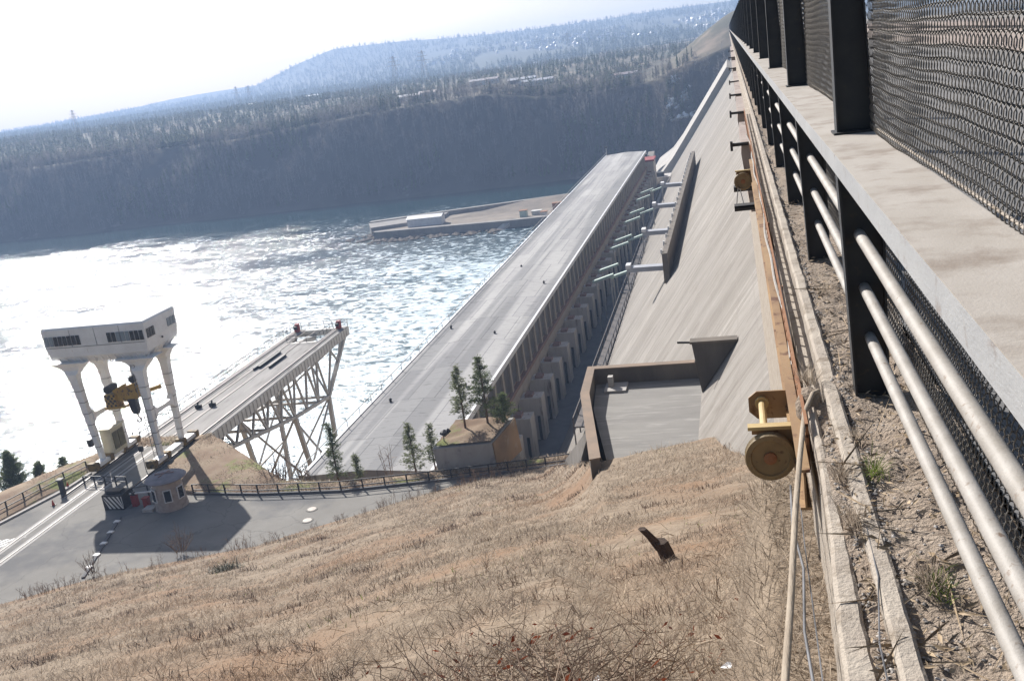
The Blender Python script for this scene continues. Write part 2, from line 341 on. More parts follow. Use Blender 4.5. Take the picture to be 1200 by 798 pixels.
# ------------------------------------------------------------------ water, river bed
MB().add([(-3000,40,WATER),(60,40,WATER),(60,560,WATER),(-3000,560,WATER)], [(0,1,2,3)]).build('river', M['water']).__setitem__('kind', 'structure')

# ------------------------------------------------------------------ near hillside (dry grass)
PH = [-78,-60,-44.9,-40.6,-31.1,-24.3,-18.9,-13.3,-9.8,.65,1.7,10]
RR = [110,95,84.3,83.2,79.9,81.4,83.3,84.5,46,44,43,42]
ZZ = [-36,-36,-36,-36,-36,-36,-36,-36,-19.7,-17.7,-16.5,-15.4]
def hill_z(d, ph, rough=True):
    Rr = float(np.interp(ph, PH, RR)); ze = float(np.interp(ph, PH, ZZ)); t = min(d/Rr, 1)
    z = ze/Rr*min(d, Rr) - 1.25*(1-t) - 7.0*t*(1-t)
    if d > Rr: z -= (d-Rr)*(.9 if ph > -11 else .6)
    if rough:
        x, y = d*math.sin(R(ph)), d*math.cos(R(ph)); f = min(1, d/6)*min(1, max(0, (Rr-d)/8) + .15)
        z += f*(.32*n2(x,y,.13) + .16*n2(x+50,y,.55) + .07*n2(x,y+9,1.9))
    x, y = d*math.sin(R(ph)), d*math.cos(R(ph))
    if x > -.42 and y < 9.5:      # soil banked up against the crest wall
        k = min(1, max(0, (x+.42)/.45))*min(1, max(0, (9.5-y)/3.5)); k = k*k*(3-2*k)
        z = z + (max(z, -2.28 - .085*y)-z)*k
    if d < 8: z = min(z, -2.05 - .1*min(d, 3) if ph > -60 else z)
    return z
ds = np.concatenate([np.linspace(.4, 10, 60), np.linspace(10.3, 45, 110), np.linspace(45.4, 92, 120)])
NP = 260; V = []
for d in ds:
    pmax = math.degrees(math.asin(min(1, .55/d)))
    for k in range(NP):
        ph = -78 + (pmax+78)*k/(NP-1); a = R(ph); V.append((d*math.sin(a), d*math.cos(a), hill_z(d, ph)))
idx = np.arange(len(ds)*NP).reshape(len(ds), NP)
F = np.stack([idx[:-1,:-1], idx[:-1,1:], idx[1:,1:], idx[1:,:-1]], -1).reshape(-1, 4)
o = np_mesh('hillside', V, F, M['hill_soil'], smooth=True); o['kind'] = 'structure'

def blades(P, L_, W_, lean, spread=1.0, bias=(0,0)):
    """five-vertex bent blades standing on points P (n,3)"""
    n = len(P); az = rng.uniform(0, 2*np.pi, n); le = np.clip(rng.normal(lean, .25*spread, n), .02, 1.45)
    dx = np.cos(az)*np.sin(le)+bias[0]; dy = np.sin(az)*np.sin(le)+bias[1]; dz = np.cos(le)
    nn = np.sqrt(dx*dx+dy*dy+dz*dz); D = np.stack([dx/nn, dy/nn, dz/nn], 1)
    S = np.stack([-np.sin(az+rng.normal(0,.8,n)), np.cos(az), np.zeros(n)], 1); S /= np.linalg.norm(S, axis=1)[:,None]
    L_ = L_*rng.uniform(.5, 1.3, n); W_ = W_*rng.uniform(.6, 1.3, n)
    mid = P + D*(L_*.55)[:,None]; tip = P + D*L_[:,None]; tip[:,2] -= L_*rng.uniform(.0,.3,n)
    a = P - S*(W_/2)[:,None]; b = P + S*(W_/2)[:,None]; c = mid + S*(W_*.4)[:,None]; d = mid - S*(W_*.4)[:,None]
    V = np.stack([a,b,c,d,tip], 1).reshape(-1,3); i = np.arange(n)*5
    F = np.concatenate([np.stack([i,i+1,i+2,i+3],1), np.stack([i+3,i+2,i+4,i+4],1)])
    return V, np.stack([i,i+1,i+2],1), np.stack([i,i+2,i+3],1), np.stack([i+3,i+2,i+4],1)
def scatter(n, dmin, dmax, p0=-50, p1=4, power=1.0, edge=0.0):
    """points on the hill, denser close by"""
    u = rng.uniform(0,1,n); d = dmin*(dmax/dmin)**u if power == 1 else (dmin**power + u*(dmax**power-dmin**power))**(1/power)
    ph = rng.uniform(p0, p1, n); out = []; dd = []
    for di, pi in zip(d, ph):
        Rr = np.interp(pi, PH, RR)
        if di > Rr - edge: continue
        x = di*math.sin(R(pi))
        if x > .5: continue
        out.append((x, di*math.cos(R(pi)), hill_z(di, pi)-.01)); dd.append(di)
    return np.array(out), np.array(dd)
P, dd = scatter(430000, 2.2, 88, power=.8)
dens = np.array([n2(p[0], p[1], .25) + .6*n2(p[0]+7, p[1], .9) for p in P]); keep = dens > rng.normal(-.35, .3, len(P))
P, dd, dens = P[keep], dd[keep], dens[keep]; bare = np.array([n2(p[0]*1.0+31, p[1], .35)+.5*n2(p[0], p[1]+12, 1.4) for p in P]) < -.42; P, dd, dens = P[~bare], dd[~bare], dens[~bare]
V, f1, f2, f3 = blades(P, .16*(1+.9*dens.clip(-.6,1.2)) + .0022*dd, .0035 + .00048*dd, 1.15, bias=(.45,-.3))
o = np_mesh('dry_grass', V, np.concatenate([f1,f2,f3]), M['grass'])
tag(o, 'matted straw-coloured dry grass covering the hillside', 'grass', kind='stuff')
Pn = []
for _ in range(9000):
    x = random.uniform(-.9, .24); y = random.uniform(2.2, 8.5); d = math.hypot(x, y)
    if n2(x*2, y, 1.1) > -.25: Pn.append((x, y, hill_z(d, math.degrees(math.atan2(x, y)))-.01))
V, f1, f2, f3 = blades(np.array(Pn), .13, .0055, 1.15, bias=(.2,-.3))
tag(np_mesh('wall_foot_grass', V, np.concatenate([f1,f2,f3]), M['grass']), 'matted dry grass along the foot of the crest wall', 'grass', kind='stuff')
P, dd = scatter(2600, 5, 84, power=.9); kp = np.array([n2(p[0]+90, p[1], .12) > .28 for p in P]); P, dd = P[kp], dd[kp]
V, f1, f2, f3 = blades(P, .14+.001*dd, .006+.0006*dd, .6)
tag(np_mesh('green_grass', V, np.concatenate([f1,f2,f3]), M['green_grass']), 'thin green shoots of new grass in patches on the hillside', 'grass', kind='stuff')
# dry upright weeds near the camera and along the road edge
mb = MB()
def weed(mb, p, h, r, n=5, spread=.5):
    top = Vector(p) + Vector((random.gauss(0,.2)*h, random.gauss(0,.2)*h, h))
    mid = Vector(p).lerp(top, .5) + Vector((random.gauss(0,.05)*h, random.gauss(0,.05)*h, 0))
    mb.tube([p, mid, top], [r, r*.8, r*.4], 3, cap=False)
    for k in range(n):
        a = Vector(p).lerp(top, random.uniform(.3,.95)); ln = h*random.uniform(.2,.45)
        b = a + Vector((random.gauss(0,spread), random.gauss(0,spread), random.uniform(.3,1))).normalized()*ln
        mb.tube([a, b], [r*.6, r*.3], 3, cap=False)
for i in range(110):
    ph = random.uniform(-46, 1); d = 5.5*(28/5.5)**random.random(); x = d*math.sin(R(ph))
    if x < -.3: weed(mb, (x, d*math.cos(R(ph)), hill_z(d, ph)-.02), random.uniform(.2,.6), .0018+.00018*d)
for i in range(760):
    ph = random.uniform(-47, -14); Rr = np.interp(ph, PH, RR); d = Rr - abs(random.gauss(0, 1.8)) - .2
    if n2(ph*3, 4, .35) < random.gauss(-.05, .12): continue
    weed(mb, (d*math.sin(R(ph)), d*math.cos(R(ph)), hill_z(d, ph)-.05), random.uniform(.25,1.5)*random.uniform(.5,1), .014, 7)
tag(mb.build('dry_weeds', M['twig']), 'brown leafless weed stalks standing among the dry grass and along the road edge', 'weeds', kind='stuff')
Pc = []
for i in range(150):
    ph = random.uniform(-46, -1); d = 7*(80/7)**random.random()
    if d > np.interp(ph, PH, RR) - 2: continue
    cx, cy = d*math.sin(R(ph)), d*math.cos(R(ph)); r_ = random.uniform(.15,.5)*(1+.012*d)
    for _ in range(int(70+60*random.random())):
        x, y = cx+random.gauss(0, r_), cy+random.gauss(0, r_*.6); Pc.append((x, y, hill_z(math.hypot(x,y), math.degrees(math.atan2(x,y)))-.02))
Pc = np.array(Pc); Pc = Pc[Pc[:,0] < -.3]; dc = np.hypot(Pc[:,0], Pc[:,1])
V, f1, f2, f3 = blades(Pc, .22+.002*dc, .005+.0006*dc, .85)
tag(np_mesh('weed_clumps', V, np.concatenate([f1,f2,f3]), M['twig']), 'brown clumps of dead weeds dotted over the dry slope', 'weeds', kind='stuff')
# brush pile of cut twigs in the foreground
mb = MB()
for i in range(1300):
    ph = -2 - abs(random.gauss(0, 13)) if random.random() < .6 else random.uniform(-40, 0); d = 4.6 + abs(random.gauss(0, 1.9))
    c = Vector((d*math.sin(R(ph)), d*math.cos(R(ph)), hill_z(d, ph) + random.uniform(0,.16)))
    if c.x > -.75: continue
    a = random.uniform(0, 2*math.pi); ln = random.uniform(.15,.75); dv = Vector((math.cos(a), math.sin(a), random.uniform(-.2,.5)))
    m_ = c + dv*ln*.5 + Vector((random.gauss(0,.04), random.gauss(0,.04), random.gauss(0,.03)))
    mb.tube([c, m_, c + dv*ln + Vector((0,0,random.gauss(0,.05)))], [.0055*random.uniform(.5,1.2), .004, .002], 4, cap=False)
stm = MB()
for i in range(1500):
    ph = random.uniform(-46, 1); d = 4.4*(24/4.4)**(random.random()**1.6)
    c = Vector((d*math.sin(R(ph)), d*math.cos(R(ph)), hill_z(d, ph) + random.uniform(.0,.10)))
    if c.x > -.3: continue
    a = random.uniform(0, 2*math.pi); ln = random.uniform(.15,.6); dv = Vector((math.cos(a), math.sin(a)*.8, random.uniform(-.25,.45))); w_ = .0024+.0003*d
    stm.tube([c, c + dv*ln*.5 + Vector((random.gauss(0,.03), random.gauss(0,.03), random.gauss(.02,.03))), c + dv*ln], [w_, w_*.8, w_*.4], 3, cap=False)
tag(stm.build('dead_stems', M['stem']), 'broken pale dead stems strewn over the dry grass', 'stems', kind='stuff')
tag(mb.build('brush', M['twig']), 'tangle of cut grey-brown twigs lying across the bottom of the slope', 'twigs', kind='stuff')
mb = MB()
for i in range(260):
    ph = random.uniform(-34, 0); d = random.uniform(4.8, 10)
    if d*math.sin(R(ph)) > -.3: continue
    c = Vector((d*math.sin(R(ph)), d*math.cos(R(ph)), hill_z(d, ph)+random.uniform(.02,.28)))
    a = random.uniform(0,6.28); s_ = random.uniform(.02,.055); u_ = Vector((math.cos(a), math.sin(a), random.gauss(0,.4)))*s_; v_ = Vector((random.gauss(0,.5), random.gauss(0,.5), 1)).normalized()*s_*.45
    mb.add([c-u_, c-v_*.9+u_*.1, c+u_, c+v_*1.0], [(0,1,2,3)])
tag(mb.build('dead_leaves', M['dead_leaf']), 'curled red-brown dead leaves caught in the twigs', 'leaves', kind='stuff')

def on_hill(x, y): return (x, y, hill_z(math.hypot(x, y), math.degrees(math.atan2(x, y))))
# stump
sx, sy, sz = on_hill(-1.93, 17.8)
t = thing('tree_stump', 'dark broken double stump sticking out of the dry grass', 'stump', (sx, sy, sz))
MB().loft([[(sx+a*.16+ox, sy+b*.16, sz+h) for a, b in ((1,0),(.5,.87),(-.5,.87),(-1,0),(-.5,-.87),(.5,-.87))] for h, ox in ((-.2,.1),(.15,.0),(.38,-.09))]).build('trunk', M['stump'], t)
MB().loft([[(sx-.08+a*s_+ox, sy+b*s_, sz+h) for a, b in ((1,0),(.5,.87),(-.5,.87),(-1,0),(-.5,-.87),(.5,-.87))] for h, ox, s_ in ((.2,0,.12),(.45,-.16,.10),(.66,-.33,.09))]).build('broken_limb', M['stump'], t)
tx, ty, tz = on_hill(-34.5, 53.0)
V, f1, f2, f3 = blades(np.array([(tx+random.gauss(0,.55), ty+random.gauss(0,.45), tz-.05) for _ in range(500)]), .7, .05, .9)
tag(np_mesh('grass_tussock', V, np.concatenate([f1,f2,f3]), M['olive']), 'dark round grass tussock alone on the pale slope above the road', 'tussock')
for (x, y, s_, lab) in ((-.25, 5.0, .05, 'scrap of white paper on the slope beside the leaning pole'), (-1.35, 6.6, .045, 'scrap of white paper lying among the cut twigs')):
    p = Vector(on_hill(x, y)) + Vector((0,0,.05))
    tag(MB().add([p+Vector((-s_,0,0)), p+Vector((0,-s_*.6,.01)), p+Vector((s_,.01,.02)), p+Vector((.01,s_*.7,.03))], [(0,1,2),(0,2,3)]).build('paper_scrap', M['paper']), lab, 'paper')

# ------------------------------------------------------------------ road at the foot of the hill
ROADP = [(-15,83.2),(-18.9,82.1),(-27.4,80.3),(-37.6,78.6),(-46,78.6),(-54.5,79.3),(-58,80.5),(-60.2,84),(-60.2,92.5),(-69.2,92.5),(-69.2,85),(-71.6,74),(-76,60),(-90,40),(-130,40),(-130,20),(-40,30),(-14,70)]
MB().add([(x, y, ROAD) for x, y in ROADP], [tuple(range(len(ROADP)))]).build('road', M['asphalt'])['kind'] = 'structure'
# bank falling to the river behind the road fence
I_ = [(-9,80),(-12,83.6),(-15,83.2),(-18.9,82.1),(-27.4,80.3),(-37.6,78.6),(-46,78.6),(-54.5,79.3),(-58,80.5),(-60.2,84),(-60.2,92.5),(-69.2,92.5),(-69.2,85),(-71.6,74),(-76,60),(-90,40),(-130,20)]
E_ = [(-8,82),(-11.5,85.2),(-14.5,85.3),(-18.4,84.5),(-26.8,82.6),(-36.5,80.4),(-45,81.2),(-50,86),(-56.5,92),(-59.4,94.3),(-59.8,95),(-69.6,95),(-71.2,91),(-75,84),(-81,70),(-96,50),(-135,30)]
G_ = [(-2,110),(-9,110),(-12,112),(-16,112),(-22,112),(-30,112),(-38,114),(-44,116),(-50,122),(-58,125),(-62,126),(-80,126),(-98,118),(-110,100),(-118,84),(-130,70),(-160,60)]
def dens_line(P, k=6):
    out = []
    for a, b in zip(P[:-1], P[1:]):
        for i in range(k): out.append((a[0]+(b[0]-a[0])*i/k, a[1]+(b[1]-a[1])*i/k))
    return out + [P[-1]]
i2, e2, g2 = dens_line(I_), dens_line(E_), dens_line(G_)
rows = []
for t_ in (0, .35, .7, 1.0):
    rows.append([(a[0]+(b[0]-a[0])*t_, a[1]+(b[1]-a[1])*t_, ROAD-.05 + .55*math.sin(math.pi*min(1,t_*.75))*min(1, math.hypot(a[0]-b[0], a[1]-b[1])/5) + (.12*n2(a[0]*3+t_*9, a[1]*3, .4) if 0 < t_ else 0)) for a, b in zip(i2, e2)])
for t_ in np.linspace(.04, 1, 22):
    rows.append([(a[0]+(b[0]-a[0])*t_, a[1]+(b[1]-a[1])*t_, rows[3][j][2] + (WATER-1.5-ROAD)*min(1, t_*1.05) + 1.4*n2(a[0]+(b[0]-a[0])*t_, a[1]+(b[1]-a[1])*t_, .17)*min(1,t_*3)) for j, (a, b) in enumerate(zip(e2, g2))])
idx = np.arange(len(rows)*len(i2)).reshape(len(rows), -1)
F = np.stack([idx[:-1,:-1], idx[:-1,1:], idx[1:,1:], idx[1:,:-1]], -1).reshape(-1,4)
np_mesh('river_bank', [p for r_ in rows for p in r_], F, M['bank_soil'], smooth=True)['kind'] = 'structure'
Pb = []
for _ in range(16000):
    j = random.randrange(len(i2)-1); t_ = random.random(); a = Vector(rows[0][j]).lerp(Vector(rows[3][j]), t_)
    b = Vector(rows[0][j+1]).lerp(Vector(rows[3][j+1]), t_); Pb.append(a.lerp(b, random.random()) + Vector((0,0,.2*math.sin(math.pi*t_)-.03)))
Pb = np.array([p for p in Pb if n2(p.x, p.y, .3) > -.15])
V, f1, f2, f3 = blades(Pb, .45, .05, .9)
tag(np_mesh('bank_grass', V, np.concatenate([f1,f2,f3]), M['grass']), 'dry grass growing on the strip behind the road railing', 'grass', kind='stuff')

# road furniture
z4 = ROAD + .004
t = thing('zebra_crossing', 'white zebra crossing bars on the road at the left edge', 'road marking', (-68, 70.5, ROAD))
for k in range(4):
    x = -66.4 - k*.75; y = 71.3 - .18*k
    MB().add([(x,y,z4),(x+.4,y+.1,z4),(x-.9,y-1.9,z4),(x-1.3,y-2.0,z4)], [(0,1,2,3)]).build('bar', M['white_paint'], t)
t = thing('railway_track', 'railway track let into the road, running under the gantry crane onto the pier', 'railway', (-65.7, 80, ROAD))
for x in (-64.9, -66.6):
    MB().box(x-.45, x+.45, 46, 92.3, ROAD-.1, ROAD+.012).build('concrete_strip', M['rail_slab'], t)
    MB().box(x-.06, x+.06, 46, 137.5, ROAD+.012, ROAD+.05).build('rail', M['rail_steel'], t)
for x, lab in ((-61.15, 'crane rail nearest the round booth'), (-68.05, 'crane rail on the river side of the pier')):
    t = thing('crane_rail', lab, 'rail', (x, 100, ROAD))
    MB().box(x-.28, x+.28, 79.5, 138, ROAD+.004, ROAD+.05).build('base_plate', M['rail_slab'], t)
    MB().box(x-.07, x+.07, 79.5, 138, ROAD+.05, ROAD+.17).build('rail', M['rail_steel'], t)
for x, y, lab in ((-39.1, 75.1, 'manhole cover nearer the road railing'), (-38.6, 72.9, 'manhole cover nearer the grass slope')):
    t = thing('manhole_cover', lab, 'manhole', (x, y, ROAD))
    MB().lathe([(.55,.004),(.55,.03),(.42,.035)], (x,y,ROAD), 18).build('ring', M['asphalt'], t)
    MB().lathe([(.40,.03),(.40,.045)], (x,y,ROAD), 18).build('lid', M['rail_steel'], t)
# low kerb line across the road in the crane shadow
t = thing('kerb_line', 'low broken kerb across the road with pale marks, in the crane shadow', 'kerb', (-58, 70, ROAD))
MB().bar((-58.3,74.6,ROAD+.06), (-54.6,63.6,ROAD+.06), .28, .12).build('stone', M['alley'], t)
for k in range(5):
    a = Vector((-58.3,74.6,ROAD+.125)).lerp(Vector((-54.6,63.6,ROAD+.125)), (k+.4)/5.2); MB().box(a.x-.3, a.x+.25, a.y-.22, a.y+.22, a.z-.11, a.z).build('pale_mark', M['white_paint'], t)
t = thing('pavement_kerb', 'long pale kerb curving along the left side of the road', 'kerb', (-70, 78, ROAD))
kp = [(-74.5,62),(-72.6,69),(-70.9,74.8),(-69.9,78.5),(-69.1,81.5),(-68.9,85.5)]
for a, b in zip(kp[:-1], kp[1:]): MB().bar((*a,ROAD+.08), (*b,ROAD+.08), .35, .16).build('stone', M['rail_slab'], t)
def railing(name, label, pts, h=1.05, post=1.9, cat='fence', r=.05, bars=2, m=None, m2=None, base=None, group=None, toe=True):
    m = m or M['dark_steel']; t = thing(name, label, cat, base or pts[0], group)
    for k in range(bars):
        zz = h*(k+1)/bars - (0 if k == bars-1 else .05)
        MB().tube([(p[0], p[1], p[2]+zz) for p in pts], r, 6).build('rail', m2 or m, t)
    if toe:
        mb = MB()
        for a, b in zip(pts[:-1], pts[1:]): mb.bar((a[0],a[1],a[2]+.10),(b[0],b[1],b[2]+.10),.22,.2)
        mb.build('toe_kerb', M['alley'], t)
    n = 0
    for a, b in zip(pts[:-1], pts[1:]):
        a, b = Vector(a), Vector(b); k = max(1, int(round((b-a).length/post)))
        for i in range(k):
            p = a.lerp(b, i/k); MB().bar(p, p+Vector((0,0,h)), r*2.2).build('post', m, t); n += 1
    p = Vector(pts[-1]); MB().bar(p, p+Vector((0,0,h)), r*2.2).build('post', m, t)
    return t
railing('road_railing', 'long dark steel railing along the road from the round booth to the planted block', [(-53.2,79.25,ROAD),(-46,78.55,ROAD),(-37.6,78.55,ROAD),(-27.4,80.25,ROAD),(-18.9,82.05,ROAD),(-14.6,83.1,ROAD)])
railing('road_railing', 'dark railing on the bank at the left edge of the road', [(-76.5,64,ROAD),(-73.4,73,ROAD),(-71.6,81,ROAD),(-70.0,86.5,ROAD)], post=2.3)
railing('small_gate', 'low pipe gate across the crane track beside the striped block', [(-67.6,82.6,ROAD),(-62.2,81.9,ROAD)], h=1.0, post=1.5, toe=False, cat='gate')
railing('small_gate', 'pipe barrier between the striped block and the round booth', [(-59.3,78.6,ROAD),(-56.6,79.6,ROAD)], h=1.2, post=1.3, toe=False, cat='gate')
# striped concrete block
t = thing('striped_block', 'big concrete block with black and white diagonal stripes in the road', 'barrier', (-60, 77.3, ROAD))
MB().box(-61.1,-58.95,76.4,78.0,ROAD,ROAD+1.5).build('block', M['black'], t)
for k in range(6):
    x = -61.4 + k*.46; pts = [(x,1.36),(x+.24,1.36),(x+.24+.85,.12),(x+.85,.12)]
    pts = [(min(max(a,-61.07),-58.98), b) for a, b in pts]
    MB().add([(a, 76.396, ROAD+b) for a, b in pts], [(0,1,2,3)]).build('white_stripe', M['white_paint'], t)
MB().box(-60.9,-59.3,76.8,77.6,ROAD+1.5,ROAD+1.75).build('cap', M['black'], t)
# boom barrier, cones, signal
t = thing('boom_barrier', 'raised-post boom barrier with a pale arm beside the striped block', 'barrier', (-58.2, 77.2, ROAD))
MB().box(-58.45,-57.95,76.95,77.45,ROAD,ROAD+1.1).build('cabinet', M['red'], t)
MB().bar((-58.6,77.15,ROAD+1.25), (-55.9,77.5,ROAD+1.3), .12).build('arm', M['white_paint'], t)
MB().box(-58.32,-58.08,77.05,77.35,ROAD+1.1,ROAD+1.4).build('pivot', M['black'], t)
def cone(x, y, lab):
    t = thing('traffic_cone', lab, 'cone', (x, y, ROAD))
    MB().lathe([(.16,.05),(.03,.6)], (x,y,ROAD), 12).build('body', M['cone_red'], t); MB().box(x-.22,x+.22,y-.22,y+.22,ROAD+.004,ROAD+.05).build('base', M['black'], t)
cone(-67.9, 77.9, 'red cone at the tip of the kerb island left of the track'); cone(-69.3, 82.2, 'red cone on the pavement near the left crane leg')
t = thing('signal_post', 'thin signal post with a dark lamp head beside the right crane legs', 'signal', (-62.3, 85.6, ROAD))
MB().tube([(-62.3,85.6,ROAD),(-62.3,85.6,ROAD+2.2)], .05, 6).build('pole', M['truss'], t)
MB().box(-62.5,-62.1,85.45,85.75,ROAD+2.2,ROAD+2.75).build('lamp_head', M['black'], t)
t = thing('pavement_post', 'dark bollard with a cap where the left railing meets the crane track', 'bollard', (-68.7, 80.6, ROAD))
MB().box(-68.9,-68.5,80.4,80.8,ROAD,ROAD+1.5).build('post', M['dark_steel'], t); MB().box(-69.0,-68.4,80.3,80.9,ROAD+1.5,ROAD+1.65).build('cap', M['seam'], t)

# round booth
bx, by = -54.15, 76.9
t = thing('round_booth', 'round pinkish guard booth with a mushroom-shaped roof by the crane', 'booth', (bx, by, ROAD))
MB().lathe([(1.55,0),(1.5,.3),(1.32,2.85)], (bx,by,ROAD), 28).build('wall', M['booth'], t)
rf = MB().lathe([(1.3,2.82),(1.85,2.86),(1.92,2.94),(1.72,3.08),(.8,3.28),(.1,3.33)], (bx,by,ROAD), 32).build('roof', M['booth_roof'], t)
MB().bar((bx-.9,by-.2,ROAD+3.31),(bx+.8,by+.25,ROAD+3.31),.16,.12).build('ridge_bar', M['dark_red'], rf)
MB().bar((bx-.15,by-.8,ROAD+3.305),(bx+.1,by+.7,ROAD+3.305),.16,.1).build('ridge_bar', M['dark_red'], rf)
for a in (-2.15, -1.1, -2.9, -.2):
    c = Vector((bx+1.44*math.cos(a), by+1.44*math.sin(a), ROAD+1.55)); nrm = Vector((math.cos(a), math.sin(a), 0)); tg = Vector((-math.sin(a), math.cos(a), 0))
    wf = MB().bar(c-tg*.38-Vector((0,0,.0)), c+tg*.38, .1, 1.25).build('window', M['trim_white'], t)
    MB().bar(c+nrm*.04-tg*.29, c+nrm*.04+tg*.29, .06, 1.05).build('pane', M['glass_dark'], wf)
MB().box(bx-2.4,bx-1.3,by-1.3,by-.3,ROAD,ROAD+.28).build('step', M['rail_slab'], t)
tag(MB().box(-57.0,-56.5,76.6,77.1,ROAD,ROAD+.9).box(-57.05,-56.45,76.55,77.15,ROAD+.9,ROAD+1.0).build('litter_bin', M['red']), 'dark red bin standing left of the round booth', 'bin')

# ------------------------------------------------------------------ gantry crane
t = crane = thing('gantry_crane', 'tall white four-legged gantry crane with a windowed machine house', 'crane', (-64.7, 89, ROAD))
def rectring(cx, cy, z, wx, wy, ox=0, oy=0): return [(cx-wx/2+ox,cy-wy/2+oy,z),(cx+wx/2+ox,cy-wy/2+oy,z),(cx+wx/2+ox,cy+wy/2+oy,z),(cx-wx/2+ox,cy+wy/2+oy,z)]
# machine house: flared body
T0, T1, B0, B1 = (-71.15,-59.2), (86.55,92.5), (-70.75,-59.65), (86.7,92.3)
def hr_(z, i, y_i): return [(T0[0]+i,T1[0]+y_i,z),(T0[1]-i,T1[0]+y_i,z),(T0[1]-i,T1[1]-y_i,z),(T0[0]+i,T1[1]-y_i,z)]
body = MB().loft([hr_(-23.85,.75,.55), hr_(-23.35,.28,.12), hr_(-22.2,.06,.04), hr_(-20.42,.0,.0), hr_(-20.22,.1,.1), hr_(-20.12,.4,.35)]).build('machine_house', M['crane_white'], crane)
MB().loft([rectring(-65.2,89.5,-24.15,9.6,4.4), rectring(-65.2,89.5,-23.86,10.3,4.8)]).build('underframe', M['crane_white'], crane)
for k in range(13):
    x = -70.1 + k*.82; MB().add([(x,86.72,-23.45),(x+.1,86.72,-23.45),(x+.1,87.2,-24.3),(x,87.2,-24.3),(x,87.25,-23.5),(x+.1,87.25,-23.5)], [(0,1,2,3),(0,3,4),(1,5,2),(0,4,5,1)]).build('bracket_rib', M['crane_white'], crane)
for k in range(6):
    y = 87.3+k*.85; MB().add([(-59.5,y,-23.45),(-59.5,y+.1,-23.45),(-60.1,y+.1,-24.3),(-60.1,y,-24.3),(-60.2,y,-23.5),(-60.2,y+.1,-23.5)], [(0,1,2,3),(0,3,4),(1,5,2),(0,4,5,1)]).build('bracket_rib', M['crane_white'], crane)
def hwin(x, m): MB().box(x, x+.42, 86.50, 86.64, -22.1, -21.1).build('window', m, crane)
for k in range(8): hwin(-70.95+k*.53, M['glass_pale'] if k in (0,1) else M['glass_dark'])
for k in range(8): hwin(-63.6+k*.53, M['glass_pale'] if k in (2,3,4) else M['glass_dark'])
for k in range(3): MB().box(-59.28,-59.15,86.85+k*.5,87.2+k*.5,-22.05,-21.1).build('window', M['glass_dark'], crane)
for k in range(3): MB().box(-59.28,-59.15,90.75+k*.55,91.15+k*.55,-21.95,-21.1).build('window', M['glass_pale'], crane)
MB().box(-59.22,-59.14,89.2,89.4,-22.75,-22.55).build('vent', M['black'], crane)
for x in (-67.9,-65.0,-62.1): MB().box(x,x+.04,86.535,86.6,-22.25,-20.45).build('panel_seam', M['seam'], crane)
MB().box(-70.95,-59.5,86.56,86.65,-22.36,-22.30).build('panel_seam', M['seam'], crane)
LEG = {'A':(-68.2,87.1,-.95,.0),'B':(-67.9,91.2,-.75,.0),'C':(-61.2,87.1,.0,0),'D':(-61.2,91.4,.25,0)}
for nme, (lx, ly, ox, oy) in LEG.items():
    rings = []; m_ = MB()
    for f, wx, wy in ((0,.46,.46),(.45,.66,.56),(.76,.86,.66),(.83,.95,.72),(.88,1.18,.86),(.92,1.75,1.15),(.955,2.4,1.45),(.985,3.4,1.9),(1.0,4.5,2.2)):
        z = -35.1 + f*(11.05)
        o_ = ox*f; rings.append(rectring(lx, ly, z, wx, wy, o_, (.1 if ly < 89 else -.1)*f*4*(f > .9)))
    m_.loft(rings).build('leg', M['crane_white'], crane)
    for k in range(1, 7):
        f = k*.115+.02; wz = .46+.40*f/.76+.05; wy_ = .46+.2*f/.76+.05; MB().loft([rectring(lx, ly, -35.1+f*11.05, wz, wy_, ox*f), rectring(lx, ly, -35.1+f*11.05+.07, wz, wy_, ox*f)]).build('joint_band', M['seam'], crane)
for lx, ly0, ly1, ox in ((-68.5,87.5,90.8,0), (-61.1,87.5,91.0,0)):
    MB().loft([[(lx-.3,y,-30.2-h),(lx+.3,y,-30.2-h),(lx+.3,y,-30.2+h),(lx-.3,y,-30.2+h)] for y, h in ((ly0-.1,.75),(ly0+.35,.3),((ly0+ly1)/2,.22),(ly1-.35,.3),(ly1+.1,.75))]).build('tie_beam', M['crane_white'], crane)
for x, y0, y1 in ((-68.05,84.9,93.2), (-61.15,84.9,94.0)):
    MB().box(x-.45,x+.45,y0+.5,y1-.5,-35.35,-34.95).build('sill_beam', M['crane_white'], crane)
    for ya, yb in ((y0, y0+3.2), (y1-3.2, y1)):
        bg = MB().prism([(x-.38,ya,-35.42),(x-.38,yb,-35.42),(x-.38,yb,-34.75),(x-.38,yb-.4,-34.62),(x-.38,ya+.3,-34.62),(x-.38,ya,-34.9)], (.76,0,0)).build('bogie', M['bogie_ochre'], crane) if False else \
             MB().box(x-.5,x+.5,ya,yb,-35.55,-35.36).box(x-.55,x+.55,ya,ya+.6,-35.36,-34.7).box(x-.55,x+.55,yb-.6,yb,-35.36,-34.8).build('bogie', M['bogie_ochre'], crane)
        for yw in (ya+.7, yb-.7): MB().tube([(x-.12,yw,-35.57),(x+.12,yw,-35.57)], .26, 12).build('wheel', M['black'], bg)
ld = MB().bar((-61.75,86.75,-34.9),(-61.95,86.85,-24.6),.05).bar((-61.35,86.75,-34.9),(-61.55,86.85,-24.6),.05)
for k in range(34): ld.bar((-61.76-.006*k,86.76,-34.7+k*.3),(-61.36-.006*k,86.76,-34.7+k*.3),.035)
ld.build('ladder', M['seam'], crane)
cab = MB().box(-68.6,-67.3,88.1,90.4,-34.94,-32.2).build('electrical_cabin', M['cream'], crane)
